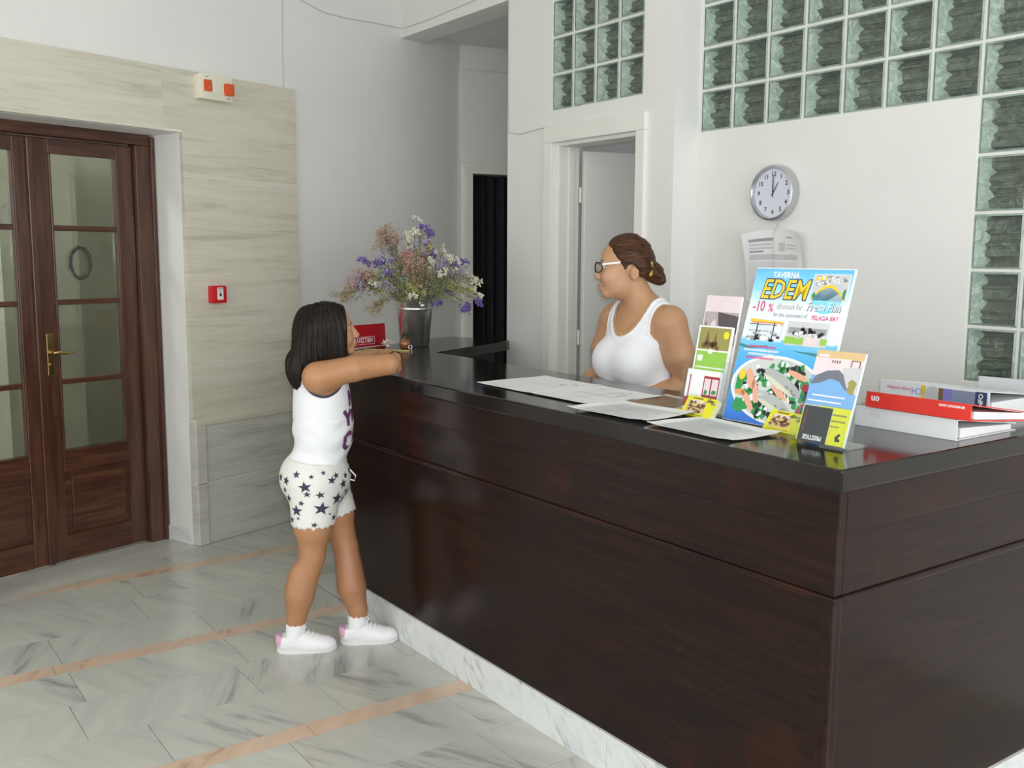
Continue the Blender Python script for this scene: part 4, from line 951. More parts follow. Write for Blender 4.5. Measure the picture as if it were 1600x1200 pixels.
# ------------------------------------------------------------------ papers and leaflets on the counter
ZT = H+.0004
def paper(name, corners, label, cat='paper', z=0., lines=None, mat=PAPER, curl=.004, group=None):
    """sheet lying on the counter; corners in world XY, anticlockwise; lines drawn in (s,t) of the sheet"""
    c = [Vector((x, y, 0)) for x, y in corners]; o0 = sum(c, Vector())/4; root = empty(name, (o0.x, o0.y, ZT+z)); c = [v-o0 for v in c]
    def P(s, t, dz=0.):
        v = (c[0]*(1-s)+c[1]*s)*(1-t)+(c[3]*(1-s)+c[2]*s)*t
        e = max(0, abs(s-.5)*2-.6)/.4; e2 = max(0, abs(t-.5)*2-.7)/.3
        return Vector((v.x, v.y, .0008+curl*(e*e*.6+e2*e2*.5)*(1+.5*math.sin(5*t+3*s))+dz))
    n_ = 10; bm = bmesh.new(); g = [[bm.verts.new(P(i/n_, j/n_)) for j in range(n_+1)] for i in range(n_+1)]
    for i in range(n_):
        for j in range(n_): bm.faces.new((g[i][j], g[i+1][j], g[i+1][j+1], g[i][j+1]))
    solid(bm, .0004); bm_obj('sheet', bm, mat, root, smooth=True)
    for mt_, rs in (lines or {}).items():
        bm = bmesh.new()
        for s0, t0, s1, t1 in rs:
            k_ = 5; a = [bm.verts.new(P(s0+(s1-s0)*k/k_, t0, .0007)) for k in range(k_+1)]; b = [bm.verts.new(P(s0+(s1-s0)*k/k_, t1, .0007)) for k in range(k_+1)]
            for k in range(k_): bm.faces.new((a[k], a[k+1], b[k+1], b[k]))
        bm_obj('print', bm, MATS[mt_], root)
    tag(root, label, cat, group); return root
FAINT = PM('print_faint', (.50, .51, .52), .6); 
def rows(n_, s0=.08, s1=.92, t0=.08, t1=.9, w_=.008): return [(s0, t0+(t1-t0)*k/n_, s1-random.uniform(0, .25)*(s1-s0), t0+(t1-t0)*k/n_+w_) for k in range(n_)]
mp1 = [(.08, .12, .45, .125), (.12, .1, .125, .6), (.3, .3, .9, .304), (.5, .1, .505, .85), (.2, .55, .8, .556), (.7, .4, .705, .9), (.62, .7, .75, .73), (.8, .2, .86, .215)]
paper('map_sheet', [(.152, 1.748), (.147, 1.405), (.488, 1.415), (.507, 1.782)], 'white map sheet at the far end of the papers nearest the girl', lines={'print_faint': mp1, 'print_grey': [(.75, .80, .83, .82), (.7, .86, .74, .87)]})
paper('map_sheet', [(.147, 1.415), (.146, 1.078), (.470, 1.072), (.490, 1.425)], 'white map sheet in front of the woman, right of another map', z=.0016, lines={'print_faint': [(b, a, d, c) for a, b, c, d in mp1]+mp1[2:5], 'print_grey': [(.55, .8, .7, .815), (.6, .88, .66, .9), (.2, .85, .26, .86)]})
paper('brochure', [(.300, 1.085), (.285, .83), (.50, .80), (.535, 1.12)], 'brown picture brochure lying under the map sheet before the woman', 'brochure', lines={'print_brown': [(.02, .04, .75, .9)], 'print_sand': [(.1, .3, .5, .6)], 'print_yellow': [(.8, .2, .96, .8)]}, mat=LGREY)
paper('timetable_sheet', [(.028, 1.045), (.042, .721), (.291, .734), (.28, 1.057)], 'creased printed sheet lying at the front edge of the counter', z=.0032, curl=.010, lines={'print_faint': rows(24), 'print_light_grey': rows(5, .1, .5, .2, .8, .01)})
paper('timetable_sheet', [(.050, .703), (.035, .382), (.238, .368), (.298, .701)], 'printed table sheet lying in front of the blue taverna poster', z=.0005, curl=.008, lines={'print_faint': rows(26), 'print_light_grey': rows(8, .1, .7, .15, .85, .01)})

# ------------------------------------------------------------------ taverna poster board
UP = (.132, 0, .448); PW, PH = .346, .467
po = frame('poster_board', (.311, .651, ZT+.002), (0, -1, 0), UP); tag(po, 'blue taverna poster board advertising fresh fish standing on the counter', 'poster')
slabp('board', rect(0, 0, PW, PH), -.006, 0, WHITEP, po)
mt, nt, b = nodes('poster_print')
tc = N(nt, 'ShaderNodeTexCoord'); sp = N(nt, 'ShaderNodeSeparateXYZ'); nt.links.new(tc.outputs['Object'], sp.inputs[0])
nz = noise(nt, coords(nt, scale=(3, 9, 1)), 3, 3); ad = N(nt, 'ShaderNodeMath', operation='MULTIPLY_ADD'); nt.links.new(nz, ad.inputs[0]); ad.inputs[1].default_value = .05; nt.links.new(sp.outputs[1], ad.inputs[2])
mu = N(nt, 'ShaderNodeMath', operation='MULTIPLY'); nt.links.new(ad.outputs[0], mu.inputs[0]); mu.inputs[1].default_value = 1/(PH+.04)
nt.links.new(ramp(nt, mu.outputs[0], [(.0, (.03, .15, .62)), (.25, (.05, .30, .78)), (.46, (.10, .48, .85)), (.535, (.20, .60, .90)), (.55, (.80, .90, .95)), (.74, (.82, .90, .94)), (.86, (.25, .70, .90)), (1., (.09, .45, .82))]), b.inputs['Base Color']); b.inputs['Roughness'].default_value = .3
slabp('print', rect(.001, .001, PW-.004, PH-.003), 0, .0004, mt, po)
S_ = lambda s, t: (s*PW, PH*(1-t))
text('lettering', 'TAVERNA', .024, WHITEI, po, *S_(.33, .048), .0012, bold=.0009, sx=.9)
text('lettering_shadow', 'EDEM', .082, NAVYI, po, *S_(.345, .145), .0010, bold=.0042, shear=.18, sx=.82)
text('lettering', 'EDEM', .082, YEL, po, *S_(.345, .145), .0016, bold=.0009, shear=.18, sx=.82)
text('lettering', '-10', .046, MAG, po, *S_(.115, .255), .0012, bold=.0006, sx=.75); text('lettering', '%', .034, MAG, po, *S_(.245, .262), .0012, bold=.0005, sx=.85)
text('lettering_shadow', 'discount for', .024, GREY, po, *S_(.433, .247), .0010, bold=.0009, shear=.1, sx=.78); text('lettering', 'discount for', .024, WHITEI, po, *S_(.43, .246), .0014, bold=.0003, shear=.1, sx=.78)
text('lettering_shadow', 'Fresh Fish', .036, NAVYI, po, *S_(.778, .241), .0010, bold=.0014, shear=.1, sx=.78); text('lettering', 'Fresh Fish', .036, WHITEI, po, *S_(.775, .239), .0014, bold=.0005, shear=.1, sx=.78)
text('lettering', 'for the customers of', .0175, GREY, po, *S_(.46, .302), .0012, bold=.0002, shear=.1, sx=.82); text('lettering', 'PELAGIA BAY', .0185, MAG, po, *S_(.81, .308), .0012, bold=.0003, shear=.1, sx=.82)
def photo(name, s0, t0, s1, t1, base, blobs):
    x0, y1 = S_(s0, t0); x1, y0 = S_(s1, t1); p = slabp(name, rect(x0, y0, x1, y1), .0004, .0008, base, po); rnd = random.Random(int(s0*1000))
    for k_, (mt_, L) in enumerate(blobs.items()):
        for grp in ([[q] for q in L] if len(L) < 4 else [L]): patches('photo_print', [[(x0+(x1-x0)*u, y0+(y1-y0)*v) for u, v in q] for q in grp], MATS[mt_], p, .0008+.0001*k_, .0002)
    return p
photo('inset_border', .618, .035, .972, .202, WHITEI, {'print_light_grey': [rect(.02, .02, .98, .98)]})
photo('inset_map', .625, .041, .965, .196, LGREY, {'print_cyan': [ell(.48, .0, .42, .55, 24)], 'print_yellow': [[(.0+.96*k/10, .05+.58*math.sin(math.pi*k/10)) for k in range(11)]+[(.96-.96*k/10, .0+.50*math.sin(math.pi*(1-k/10))) for k in range(11)], rect(.05, .80, .38, .95)], 'print_grey': [blob(random.uniform(.1, .95), random.uniform(.62, .95), .05, .05) for _ in range(14)], 'print_white': [blob(random.uniform(.1, .95), random.uniform(.62, .92), .035, .04) for _ in range(14)], 'print_green': [blob(.08, .18, .05, .12), blob(.93, .25, .04, .2)]})
photo('terrace_photo', .06, .335, .43, .475, PM('photo_pale', (.72, .80, .86), .4), {'print_yellow': [[(0, .86), (.0, 1), (.95, .92), (.98, .84)]], 'print_orange': [[(.1, .80), (.0, .88), (.98, .88), (.98, .82)]], 'print_black': [rect(.22, .1, .25, .82), rect(.70, .05, .73, .86), rect(0, .74, .95, .77), rect(0, .45, .6, .47)]+[blob(random.uniform(0, .95), random.uniform(.05, .28), .05, .06) for _ in range(12)], 'print_grey': [blob(random.uniform(0, .95), random.uniform(.05, .45), .06, .06) for _ in range(12)], 'print_white': [blob(.5, .14, .12, .1), blob(.85, .6, .1, .2)]})
photo('garden_photo', .46, .335, .88, .485, PM('photo_grey', (.66, .66, .68), .4), {'print_grey': [rect(.05, .5, .95, .75)], 'print_black': [blob(random.uniform(.1, .9), random.uniform(.45, .7), .05, .08) for _ in range(12)], 'print_light_green': [rect(.0, .05, .45, .35), rect(.85, .1, 1, .35)], 'print_white': [blob(random.uniform(.2, .8), random.uniform(.3, .6), .05, .06) for _ in range(7)], 'print_pale_pink': [rect(.48, .0, .8, .38)]})
for q in ([[S_(0, .50), S_(.12, .515), S_(.3, .50), S_(.3, .508), S_(.12, .53), S_(0, .52)], [S_(.55, .52), S_(.8, .54), S_(.97, .535), S_(.9, .525), S_(.75, .52)]]): patches('wave_print', [q], TEAL, po, .0005)
for k, (s0, s1, mt_) in enumerate(((.10, .38, MAG), (.06, .42, WHITEI), (.12, .38, WHITEI), (.10, .40, MAG))):      # four illegible caption lines
    x_ = s0; bars = []
    while x_ < s1: w_ = random.uniform(.008, .016); bars.append([S_(x_, .519+.024*k+.004*random.random()), S_(x_+w_, .519+.024*k), S_(x_+w_+.003, .507+.024*k), S_(x_+.003, .507+.024*k-.003*random.random())]); x_ += w_+.006
    patches('caption_print', bars, mt_, po, .0009)
px, py = S_(.50, .775)
slabp('plate_rim', ell(px, py, .172, .100, 40, -.10), .0004, .0007, WHITEI, po); slabp('plate', ell(px, py, .162, .092, 40, -.10), .0007, .0009, PM('plate_print', (.60, .64, .62), .4), po)
def onplate(n_, rx, ry, seed, j=.35, rad=.92):
    rnd = random.Random(seed); o = []
    for _ in range(n_):
        a, q = rnd.uniform(0, 6.28), math.sqrt(rnd.random())*rad; o.append(blob(px+.155*q*math.cos(a), py+.086*q*math.sin(a), rx*rnd.uniform(.6, 1.3), ry*rnd.uniform(.6, 1.3), 9, j, rnd.uniform(0, 3)))
    return o
patches('greens_print', onplate(60, .016, .011, 3)+[blob(px-.12, py-.055, .030, .022), blob(px-.14, py+.01, .015, .03)], GREEN, po, .0009); patches('mussel_print', onplate(44, .012, .007, 5), BLACK, po, .0011); patches('shell_print', onplate(30, .010, .006, 8), WHITEI, po, .0012)
patches('prawn_print', [blob(px-.10, py+.025, .012, .040, 12, .2, .5), blob(px-.075, py-.01, .010, .042, 12, .2, .35), blob(px-.095, py-.04, .038, .010, 12, .2, -.8), blob(px+.01, py-.005, .036, .009, 12, .2, -.5), blob(px+.06, py+.05, .036, .010, 12, .2, -.3)], SALMON, po, .0013)
patches('fish_print', [ell(px+.015, py+.025, .078, .020, 24, -.45), ell(px-.005, py-.035, .066, .021, 24, -.35)], SILV, po, .0012); patches('fish_belly_print', [ell(px+.005, py+.015, .062, .007, 24, -.45), ell(px-.012, py-.047, .052, .007, 24, -.35)], PM('fish_belly', (.68, .68, .52), .4), po, .0014)
patches('octopus_print', [blob(px+.10, py+.018, .018, .010), blob(px+.12, py-.03, .025, .012), blob(px+.09, py-.06, .012, .02)], WINE, po, .0014); patches('lemon_print', [ell(px-.135, py+.035, .012, .016)], YEL, po, .0014); patches('tomato_print', [blob(px-.13, py-.018, .020, .010), blob(px+.13, py+.005, .012, .008)], ORANGE, po, .0013)
bm = bmesh.new(); add_prism(bm, [(.012, -.0065), (.27, -.0065), (.040, -.112)], .165, .169); pr_ = bm_obj('easel_prop', bm, WHITEP, po); pr_.data.transform(Matrix(((0, 0, 1, 0), (1, 0, 0, 0), (0, 1, 0, 0), (0, 0, 0, 1))))

def yellow_cards(origin, xd, upv, w_, h_, n_, label):
    r = frame('flyer_stack', origin, xd, upv)
    for k in range(n_): slabp('flyer', rect(random.uniform(-.001, .001), 0, w_, h_), -.0035*(n_-k), -.0035*(n_-1-k)-.0006, LIME if k % 2 else WHITEI, r)
    slabp('front_flyer', rect(0, 0, w_, h_), -.0004, .0004, LIME, r)
    patches('photo_print', [rect(.10*w_, .18*h_, .72*w_, .80*h_)], SAND, r, .0004); patches('photo_detail', [blob(w_*random.uniform(.15, .68), h_*random.uniform(.25, .7), .05*w_, .07*h_) for _ in range(16)]+[rect(.12*w_, .45*h_, .7*w_, .50*h_)], BROWN, r, .0007)
    patches('foliage_print', [blob(w_*random.uniform(.6, .95), h_*random.uniform(.6, .92), .07*w_, .06*h_) for _ in range(7)], OLIVE, r, .0007); patches('sky_print', [rect(.15*w_, .70*h_, .6*w_, .80*h_)], PINKI, r, .0006)
    patches('heading_print', [rect(.2*w_, .87*h_, .55*w_, .93*h_)], BROWN, r, .0007); patches('caption_print', [rect(.12*w_, .07*h_, .75*w_, .11*h_)], OLIVE, r, .0007)
    tag(r, label, 'flyers'); return r
yellow_cards((.288, .480, ZT), (-.12, -.99, 0), (.04, 0, .056), .128, .064, 4, 'yellow flyers leaning against the lower right of the taverna poster')
yellow_cards((.280, .797, ZT), (-.10, -.99, 0), (.04, 0, .065), .130, .066, 6, 'thick stack of yellow flyers in front of the leaflet rack')

# ------------------------------------------------------------------ leaflet rack
RU = (.074, 0, .353); rx0 = Vector((.352, .832, ZT+.004)); RW = .150
rk = frame('leaflet_rack', rx0, (0, -1, 0), RU); tag(rk, 'tall clear acrylic rack left of the taverna poster', 'rack')
slabp('back_panel', rect(0, 0, RW, .345), -.005, -.002, ACRYL, rk)
for x_ in (-.003, RW): slabp('side_panel', [(x_, 0), (x_+.003, 0), (x_+.003, .16), (x_, .16)], -.005, .05, ACRYL, rk)
slabp('front_pocket', rect(0, 0, RW, .05), .047, .050, ACRYL, rk); slabp('base', rect(0, -.003, RW, .0), -.005, .05, ACRYL, rk)
def leaflet(parent_frame, z0, w_, h_, x0, base, label, parts, th=.008, cat='leaflet', y0=.001):
    m_ = parent_frame.matrix_world; o = empty('leaflet'); mm = m_.copy(); mm.translation = m_ @ Vector((x0, y0, z0)); o.matrix_world = mm
    slabp('pages', rect(0, 0, w_, h_), 0, th, PAPER, o); slabp('cover', rect(.0, .0, w_, h_), th, th+.0005, base, o)
    for k_, (nm, mt_, L) in enumerate(parts): patches(nm, [[(w_*u, h_*v) for u, v in q] for q in L], mt_, o, th+.0005+.00015*k_, .0003)
    tag(o, label, cat); return o
bpy.context.view_layer.update()
leaflet(rk, .000, .142, .362, .004, PINKI, 'pale leaflet with a black and white photo at the rack back', [('photo_print', PM('photo_bw', (.45, .40, .40), .5), [rect(.03, .58, 1, .86)]), ('photo_dark', PM('photo_bw_dark', (.10, .08, .085), .5), [[(.4, .86), (1, .83), (1, .68), (.7, .70), (.45, .75)], [(0, .64), (.1, .78), (.15, .66)]]), ('photo_light', PINKI, [blob(.3, .70, .1, .09), blob(.45, .62, .2, .03)])])
leaflet(rk, .013, .138, .265, .006, WHITEI, 'green leaflet with an olive landscape photo in the rack', [('photo_print', OLIVE, [rect(.05, .72, .97, .98)]), ('tree_print', BROWN, [[(.2, .74), (.3, .95), (.42, .74)], [(.45, .74), (.55, .94), (.62, .74)]]+[blob(random.uniform(.1, .9), random.uniform(.74, .80), .06, .03) for _ in range(8)]), ('field_print', LGREEN, [rect(.05, .30, .97, .70)]), ('line_print', WHITEI, [rect(.08, .50, .95, .515), ell(.45, .70, .07, .03), rect(.1, .58, .25, .65)]), ('water_print', SKYB, [blob(.62, .45, .17, .02)]), ('badge_print', LIME, [ell(.85, .90, .08, .045)])])
leaflet(rk, .026, .140, .125, .004, WHITEI, 'white leaflet with a red window drawing at the rack front', [('red_print', WINE, [rect(.0, .05, 1, .30), rect(.52, .30, .98, .86)]), ('window_print', PINKI, [rect(.55, .40, .73, .80), rect(.77, .40, .95, .80)]), ('plant_print', GREEN, [blob(.62, .47, .05, .06), blob(.86, .48, .06, .06)]), ('frame_print', WINE, [rect(.1, .30, .13, .86)]), ('lettering_print', WHITEI, [rect(.45, .14, .85, .18)])], th=.010)

# ------------------------------------------------------------------ acrylic brochure holder near the corner
HU = (.080, 0, .241); hb = frame('brochure_holder', (.205, .294, ZT+.003), (0, -1, 0), HU); tag(hb, 'clear acrylic brochure holder at the counter corner', 'holder'); HW = .160
slabp('back_panel', rect(0, 0, HW, .258), -.004, -.0015, ACRYL, hb)
for x_ in (-.0025, HW): slabp('side_panel', [(x_, 0), (x_+.0025, 0), (x_+.0025, .105), (x_, .125)], -.004, .034, ACRYL, hb)
slabp('front_pocket', rect(0, 0, HW, .100), .0315, .034, ACRYL, hb); slabp('floor_panel', rect(0, -.002, HW, 0), -.004, .034, ACRYL, hb)
bpy.context.view_layer.update()
fp = boxes('foot_panel', [(0, HW, -.0025, 0, -.095, .0)], ACRYL, hb); fp.rotation_euler = (math.atan2(.08, .241), 0, 0)
bro = leaflet(hb, .000, .146, .246, .004, PM('sea_print', (.20, .42, .75), .35), 'tall brochure with a coastal rock photo in the clear holder', [('sky_print', SAND, [rect(0, .90, 1, 1)]), ('town_print', PINKI, [rect(0, .72, 1, .92)]), ('rock_print', PM('rock_print', (.16, .18, .22), .4), [[(0, .62), (.1, .72), (.3, .78), (.55, .80), (.8, .70), (.95, .56), (.75, .60), (.6, .68), (.4, .70), (.2, .64)]]), ('cliff_print', LGREY, [[(.6, .82), (1, .86), (1, .55), (.78, .62)]]), ('grass_print', OLIVE, [blob(.88, .64, .09, .08)]), ('building_print', BROWN, [rect(.36+.05*k, .87, .385+.05*k, .90) for k in range(4)]+[rect(.76, .84, .78, .91), rect(.93, .84, .95, .91), rect(.76, .905, .95, .915)]), ('caption_print', WHITEI, [rect(.12, .50, .8, .515), rect(.05, .44, .75, .455), rect(.06, .93, .28, .955)]), ('shore_print', LIME, [rect(0, .0, 1, .30)]), ('haze_print', PM('haze_print', (.55, .66, .60), .4), [rect(0, .30, 1, .40)])], cat='brochure')
bc = leaflet(hb, .0095, .100, .098, .052, LIME, 'yellow card with black symbol in the clear holder', [('symbol_print', BLACK, [[(.72, .12), (.86, .12), (.86, .18), (.78, .22), (.86, .30), (.80, .34), (.70, .24)]]), ('caption_print', OLIVE, [rect(.45, .62, .9, .67), rect(.45, .78, .9, .83), rect(.45, .48, .75, .52)])], th=.002, cat='card')
bk = leaflet(hb, .0135, .088, .094, .012, BLACK, 'black card with white lettering in the clear holder', [('side_print', WINE, [rect(.10, .3, .13, .9)])], th=.0015, cat='card')
text('lettering', 'PRESTIGE', .0165, WHITEI, bk, .045, .012, .0026, rot=math.pi, bold=.0006, sx=.86)

# ------------------------------------------------------------------ ring binders
def binder(name, x0, y0, w_, h_, z0, t0, t1, col, label, spine=None, rot=0.):
    """lying binder: spine facing the hall (-X), height along Y, tapering from t0 at the spine to t1 at the fore edge"""
    r = empty(name, (x0, y0, z0), rot); c = .0028
    def sheet(za0, za1, zb0, zb1, xa, xb, ya, yb, mat, nm):
        bm = bmesh.new(); v = [bm.verts.new(p) for p in ((xa, ya, za0), (xb, ya, zb0), (xb, yb, zb0), (xa, yb, za0), (xa, ya, za1), (xb, ya, zb1), (xb, yb, zb1), (xa, yb, za1))]
        for f in ((0, 3, 2, 1), (4, 5, 6, 7), (0, 1, 5, 4), (1, 2, 6, 5), (2, 3, 7, 6), (3, 0, 4, 7)): bm.faces.new([v[i] for i in f])
        return bm_obj(nm, bm, mat, r, bevel=.0008)
    sheet(0, c, 0, c, c, w_, 0, h_, col, 'back_cover'); sheet(t0-c, t0, t1-c, t1, c, w_, 0, h_, col, 'front_cover'); sp_ = boxes('spine', [(0, c, 0, h_, 0, t0)], col, r, bevel=.0008)
    sheet(c+.001, c+(t0-2*c)*.55, c+.001, t1-c-.001, .03, w_-.012, .008, h_-.008, PAPER, 'pages')
    tag(r, label, 'binder'); return r
SPM = Matrix(((0, 0, -1, 0), (-1, 0, 0, 0), (0, 1, 0, 0), (0, 0, 0, 1)))   # text plane on a spine: x -> -Y, y -> Z, out -> -X
WHB = PM('white_binder', (.82, .84, .86), .35, var=.01); REDB = PM('red_binder', (.72, .035, .022), .35, var=.03); BLUB = PM('blue_binder', (.02, .23, .50), .4)
b1 = binder('ring_binder', .560, .055, .30, .315, ZT, .057, .022, WHB, 'white ring binder lying under the red binder')
text('lettering', 'ITTIX', .014, LGREY, b1, -.25, .036, .0006, mtx=SPM)
b2 = binder('ring_binder', .545, .012, .30, .315, ZT+.0605, .044, .026, REDB, 'red ring binder lying on top of the white binder'); b2.rotation_euler = (0, R(5.2), 0)
text('lettering', 'anextour.com', .013, WHITEI, b2, -.055, .032, .0006, rot=math.pi, bold=.0003, mtx=SPM); text('lettering', 'on', .026, WHITEI, b2, -.285, .024, .0006, rot=math.pi, bold=.001, mtx=SPM)
b3 = binder('ring_binder', .985, .205, .30, .375, ZT, .083, .050, WHB, 'white travel binder with coloured spine behind the red binder')
def spn(name, poly, mat, th=.0006): 
    bm = bmesh.new(); add_prism(bm, poly, .0002, .0002+th); o = bm_obj(name, bm, mat, b3); o.data.transform(SPM); return o
spn('spine_stripe', rect(-.225, .012, -.21, .078), YEL); spn('spine_stripe', ell(-.185, .045, .03, .034), LGREY, .001); spn('spine_stripe', rect(-.165, .010, -.150, .076), BROWN, .0012); spn('spine_stripe', rect(-.15, .010, -.12, .076), LILAC, .0012); spn('spine_block', rect(-.12, .010, -.045, .076), PM('spine_blue_grey', (.25, .29, .42), .4), .0009); spn('spine_block', rect(-.045, .010, -.008, .078), NAVYI, .001)
text('lettering', 'INFO', .020, WHITEI, b3, -.026, .050, .0016, rot=R(90), bold=.0006, mtx=SPM); text('lettering', 'cretan holidays', .016, MAG, b3, -.305, .060, .0010, rot=math.pi, bold=.0001, mtx=SPM, sx=.9); text('lettering', 'CH', .028, LILAC, b3, -.240, .058, .0010, rot=math.pi, mtx=SPM)
b4 = binder('ring_binder', 1.335, .05, .19, .315, ZT, .045, .04, BLUB, 'blue folder at the right end of the counter by the glass blocks')
gc = frame('card_folder', (1.30, .42, ZT+.0), (.15, -.99, 0), (.05, 0, 1)); tag(gc, 'grey card folder standing behind the travel binder', 'folder'); slabp('card', rect(0, 0, .26, .088), -.002, .002, LGREY, gc)
ca_ = tube('cable', [(1.345, .40, ZT+.05), (1.335, .34, ZT+.056), (1.345, .28, ZT+.060), (1.36, .22, ZT+.053), (1.39, .12, ZT+.052)], .005, BLKP, None); tag(ca_, 'black cable lying over the blue folder', 'cable')

# ------------------------------------------------------------------ red sign, ornaments, bucket of dried flowers
rs = frame('desk_sign', W(1.385, 2.985, ZT)-Vector((0, 0, 0)), (CA, SA, 0), (-.02, .05, 1)); tag(rs, 'red desk sign with Greek lettering beside the girl\'s face', 'sign')
REDS = PM('red_sign', (.40, .008, .015), .3, var=.03)
slabp('plate', rrect(0, .004, .30, .116, .008), -.004, 0, REDS, rs, .001); boxes('foot', [(.02, .28, 0, .004, -.05, .0)], REDS, rs)
text('lettering', 'ΑΣΦΑΛΙΣΤΙΚΗ', .034, WHITEI, rs, .108, .032, .0008, bold=.0004, sx=.78)
patches('lettering_frame', [rect(.004, .050, .214, .0515), rect(.004, .012, .214, .0135), rect(.2125, .012, .214, .0515)], WHITEI, rs, .0004)
orn = empty('ornament', (.592, 3.085, ZT)); tag(orn, 'small round copper-brown ornament beside the steel bucket', 'ornament')
COP = PM('copper_glaze', (.33, .13, .04), .2, .3, var=.5, vscale=25, coat=.6)
bm = bmesh.new(); add_lathe(bm, [(0, 0), (.014, 0), (.025, .009), (.030, .025), (.027, .041), (.014, .052), (.008, .060), (.010, .066), (0, .067)], 28); bm_obj('body', bm, COP, orn, smooth=True)
bm = bmesh.new(); add_tube(bm, [(.017+.010*math.cos(t), -.026, .012+.010*math.sin(t)) for t in [k*R(30) for k in range(13)]], .0028, 6, False); bm_obj('ring', bm, WHITEP, orn, smooth=True)
shl = empty('shell_flower', (.560, 3.205, ZT)); tag(shl, 'white spiky shell flower lying on the counter by the red sign', 'ornament')
SHM = PM('shell_white', (.72, .66, .58), .5, var=.25, vscale=40)
for k in range(13):
    a = k*2.4; el = .35+.75*(k/13); d = Vector((math.cos(a)*math.cos(el), math.sin(a)*math.cos(el), math.sin(el))); s_ = d.cross(Vector((0, 0, 1))).normalized(); b_ = Vector((0, 0, .012))
    bm = bmesh.new(); p = [b_, b_+d*.024+s_*.007, b_+d*.040, b_+d*.024-s_*.007]; bm.faces.new([bm.verts.new(v) for v in p]); solid(bm, .003); bm_obj('petal', bm, SHM, shl)
bm = bmesh.new(); add_ball(bm, (0, 0, .010), .012, 2, (1, 1, .8)); bm_obj('core', bm, SHM, shl, smooth=True)
STRAW = PM('yellow_straw', (.55, .45, .14), .7, var=.2)
for k, (p, q) in enumerate((((.33, 3.10), (.50, 2.99)), ((.40, 3.16), (.56, 2.985)), ((.36, 3.05), (.545, 2.955)))):
    o = tube('dried_stalk', [(p[0], p[1], ZT+.003), ((p[0]+q[0])/2, (p[1]+q[1])/2+.006, ZT+.0035), (q[0], q[1], ZT+.003)], .0024, STRAW, None, 6); tag(o, 'yellow dried stalk lying on the counter behind the girl\'s arms', 'stalk', 'dried stalks on the counter')

BC = Vector((.725, 3.215, ZT))
bu = empty('ice_bucket', BC); tag(bu, 'brushed steel ice bucket holding the dried flowers', 'bucket')
bm = bmesh.new(); add_lathe(bm, [(0, 0), (.072, 0), (.076, .004), (.0935, .200), (.0955, .203), (.0985, .236), (.101, .239), (.099, .241), (.0955, .237), (.090, .20), (.0715, .008), (0, .008)], 56); bm_obj('body', bm, STEEL, bu, smooth=True)
bm = bmesh.new(); add_lathe(bm, [(.0945, .196), (.0975, .199), (.0975, .204), (.0955, .207)], 56); bm_obj('band', bm, STEEL, bu, smooth=True)
for a in (YAW+math.pi+R(26), YAW+R(26)):
    d = Vector((math.cos(a), math.sin(a), 0)); bm = bmesh.new(); add_tube(bm, [d*.095+Vector((0, 0, .220)), d*.112+Vector((0, 0, .220))], .006, 12); add_ball(bm, d*.118+Vector((0, 0, .220)), .0135, 2); bm_obj('knob', bm, STEEL, bu, smooth=True)
STEMM = PM('dry_green_stem', (.20, .21, .09), .8, var=.3, vscale=40)
FCOL = {'purple': PM('purple_statice', (.19, .12, .42), .8, var=.3, vscale=90), 'white': PM('cream_statice', (.74, .70, .56), .8, var=.12, vscale=90), 'pink': PM('dusty_pink_bloom', (.50, .30, .25), .85, var=.3, vscale=90), 'lilac': PM('pale_lilac_bloom', (.42, .36, .52), .85, var=.25, vscale=90), 'yellow': PM('yellow_bloom', (.55, .49, .18), .85, var=.25, vscale=90), 'tan': PM('tan_bloom', (.40, .30, .18), .85, var=.3, vscale=90), 'green': PM('dry_green_leaf', (.27, .29, .13), .85, var=.3, vscale=60)}
FLAB = {'purple': 'purple statice sprig', 'white': 'cream white flower sprig', 'pink': 'dusty pink flower sprig', 'lilac': 'pale lilac flower sprig', 'yellow': 'yellowish flower sprig', 'tan': 'tan seed sprig', 'green': 'dry greenish filler sprig'}
bq = empty('dried_flower_bouquet', BC+Vector((0, 0, .010))); tag(bq, 'bouquet of dried purple, cream and pink flowers in the steel bucket', 'bouquet')
lat = Vector((math.sin(YAW), -math.cos(YAW), 0)); dep = Vector((math.cos(YAW), math.sin(YAW), 0))
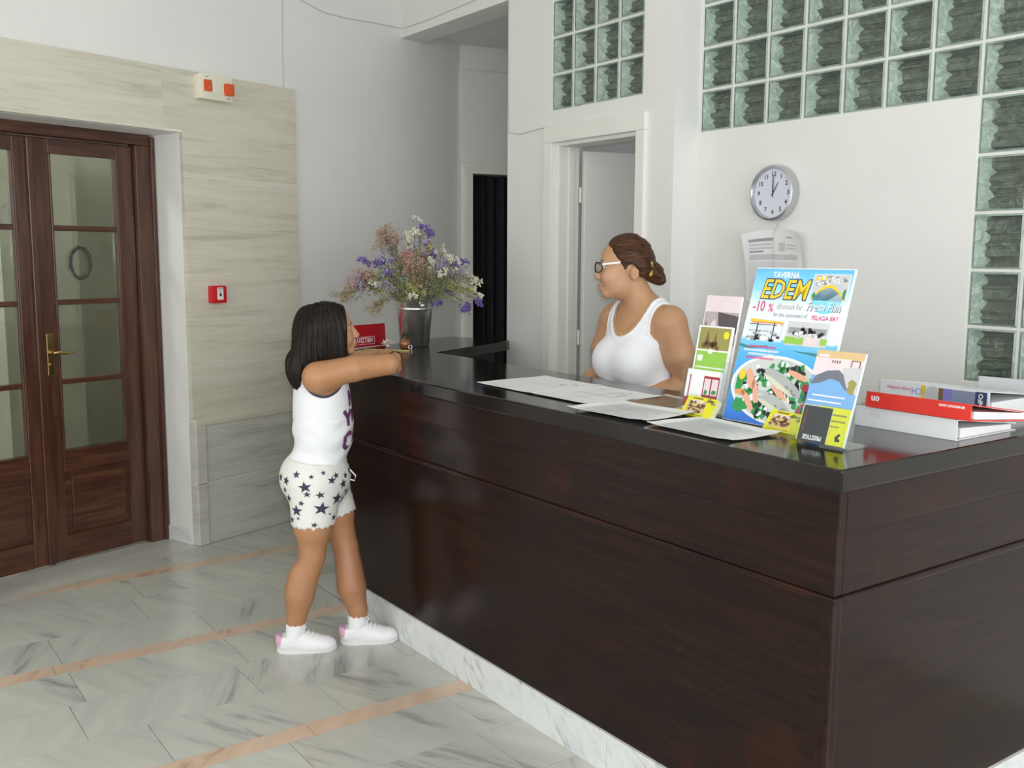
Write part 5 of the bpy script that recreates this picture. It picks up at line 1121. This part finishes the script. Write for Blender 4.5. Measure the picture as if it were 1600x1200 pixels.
def sprig(du, dv, dd, kind, nb, spread, br):
    """du, dv: sideways / upward offset of the tip from the rim centre in metres, dd: depth offset"""
    rim = Vector((0, 0, .235)); tip = rim+lat*du+dep*dd+Vector((0, 0, dv)); hd = Vector((tip.x, tip.y, 0)); hl = max(hd.length, .01)
    base = hd/hl*min(.05, hl*.3)*-.4+Vector((random.uniform(-.02, .02), random.uniform(-.02, .02), .02)); ex = hd/hl*min(.082, hl*.42)+Vector((0, 0, .245))
    mid = ex.lerp(tip, .55)+Vector((0, 0, .05*hl/.35)); pts = [base, base.lerp(ex, .6), ex, ex.lerp(mid, .6), mid, mid.lerp(tip, .6)+Vector((0, 0, .008)), tip]
    bm = bmesh.new(); add_tube(bm, pts, [.0019, .0019, .0018, .0017, .0015, .0012, .0008], 5)
    tips = []
    for k in range(max(3, nb//9)):
        s0 = mid.lerp(tip, random.uniform(.15, .85)); t0 = tip+Vector((random.gauss(0, spread*.8), random.gauss(0, spread*.8), random.gauss(0, spread*.7))); t0 = s0.lerp(t0, .9); add_tube(bm, [s0, s0.lerp(t0, .5)+Vector((0, 0, .006)), t0], .0008, 4, False); tips.append(t0)
    so = bm_obj('sprig', bm, STEMM, bq, smooth=True, loc=(0, 0, -.010)); so['label'] = FLAB[kind]
    bm = bmesh.new()
    for k in range(nb):
        c = random.choice(tips+[tip]); d = Vector((random.gauss(0, 1), random.gauss(0, 1), random.gauss(0, 1))); c = c+d*spread*.28
        s_ = br*random.uniform(.6, 1.25); u_ = Vector((random.gauss(0, 1), random.gauss(0, 1), random.gauss(0, 1))).normalized(); w_ = u_.cross(Vector((.3, .5, .8))).normalized(); x_ = u_.cross(w_)
        v = [bm.verts.new(c+q) for q in (u_*s_, w_*s_*.8, x_*s_*.8, -w_*s_*.8, -x_*s_*.8, -u_*s_*.6)]
        for f in ((0, 1, 2), (0, 2, 3), (0, 3, 4), (0, 4, 1), (5, 2, 1), (5, 3, 2), (5, 4, 3), (5, 1, 4)): bm.faces.new([v[i] for i in f])
    bm_obj('blossoms', bm, FCOL[kind], so)
PX = 1/294.
tips = {'purple': [(660, 350), (674, 357), (672, 371), (572, 403), (585, 408), (603, 405), (611, 424), (616, 428), (555, 446), (672, 393), (708, 410), (722, 408), (728, 480), (733, 474), (750, 466), (670, 460), (700, 452), (684, 470)], 'white': [(655, 346), (652, 356), (641, 366), (644, 378), (612, 387), (617, 392), (692, 388), (702, 398), (715, 402), (693, 425), (676, 405), (739, 432), (748, 440), (753, 458), (743, 452), (729, 427), (585, 432), (592, 440), (597, 470), (712, 463), (650, 455)], 'pink': [(600, 366), (612, 368), (640, 392), (648, 400), (655, 412), (640, 415), (650, 432), (646, 440), (635, 405), (570, 430), (560, 437), (580, 424), (660, 402), (552, 442)], 'lilac': [(609, 378), (600, 398), (622, 395), (656, 382), (700, 415), (690, 420), (560, 432), (605, 440), (611, 446), (565, 440), (720, 425)], 'yellow': [(672, 383), (666, 392), (648, 447), (655, 452), (715, 449), (728, 447), (705, 440), (610, 448)], 'tan': [(595, 375), (604, 360), (618, 372), (645, 408), (652, 420), (540, 455), (535, 460), (590, 475), (587, 480), (630, 398), (641, 428), (663, 415)], 'green': [(620, 430), (632, 440), (665, 430), (680, 440), (690, 435), (700, 445), (600, 445), (590, 440), (575, 448), (670, 445), (625, 415), (685, 425), (660, 445), (640, 450), (710, 430), (605, 425)]}
for kind, L in tips.items():
    for u_, v_ in L:
        br = {'purple': .0068, 'white': .0068, 'pink': .0062, 'lilac': .0060, 'yellow': .0060, 'tan': .0052, 'green': .0055}[kind]; nb = {'purple': 80, 'white': 64, 'pink': 130, 'lilac': 110, 'yellow': 70, 'tan': 110, 'green': 120}[kind]; spd = {'purple': .020, 'white': .020, 'pink': .034, 'lilac': .034, 'yellow': .026, 'tan': .034, 'green': .050}[kind]
        q = abs(u_-648)*PX; lim = max(.02, .16-.25*q)
        sprig((u_-648)*PX, (468-v_)*PX, random.uniform(-lim, lim), kind, nb, spd, br)
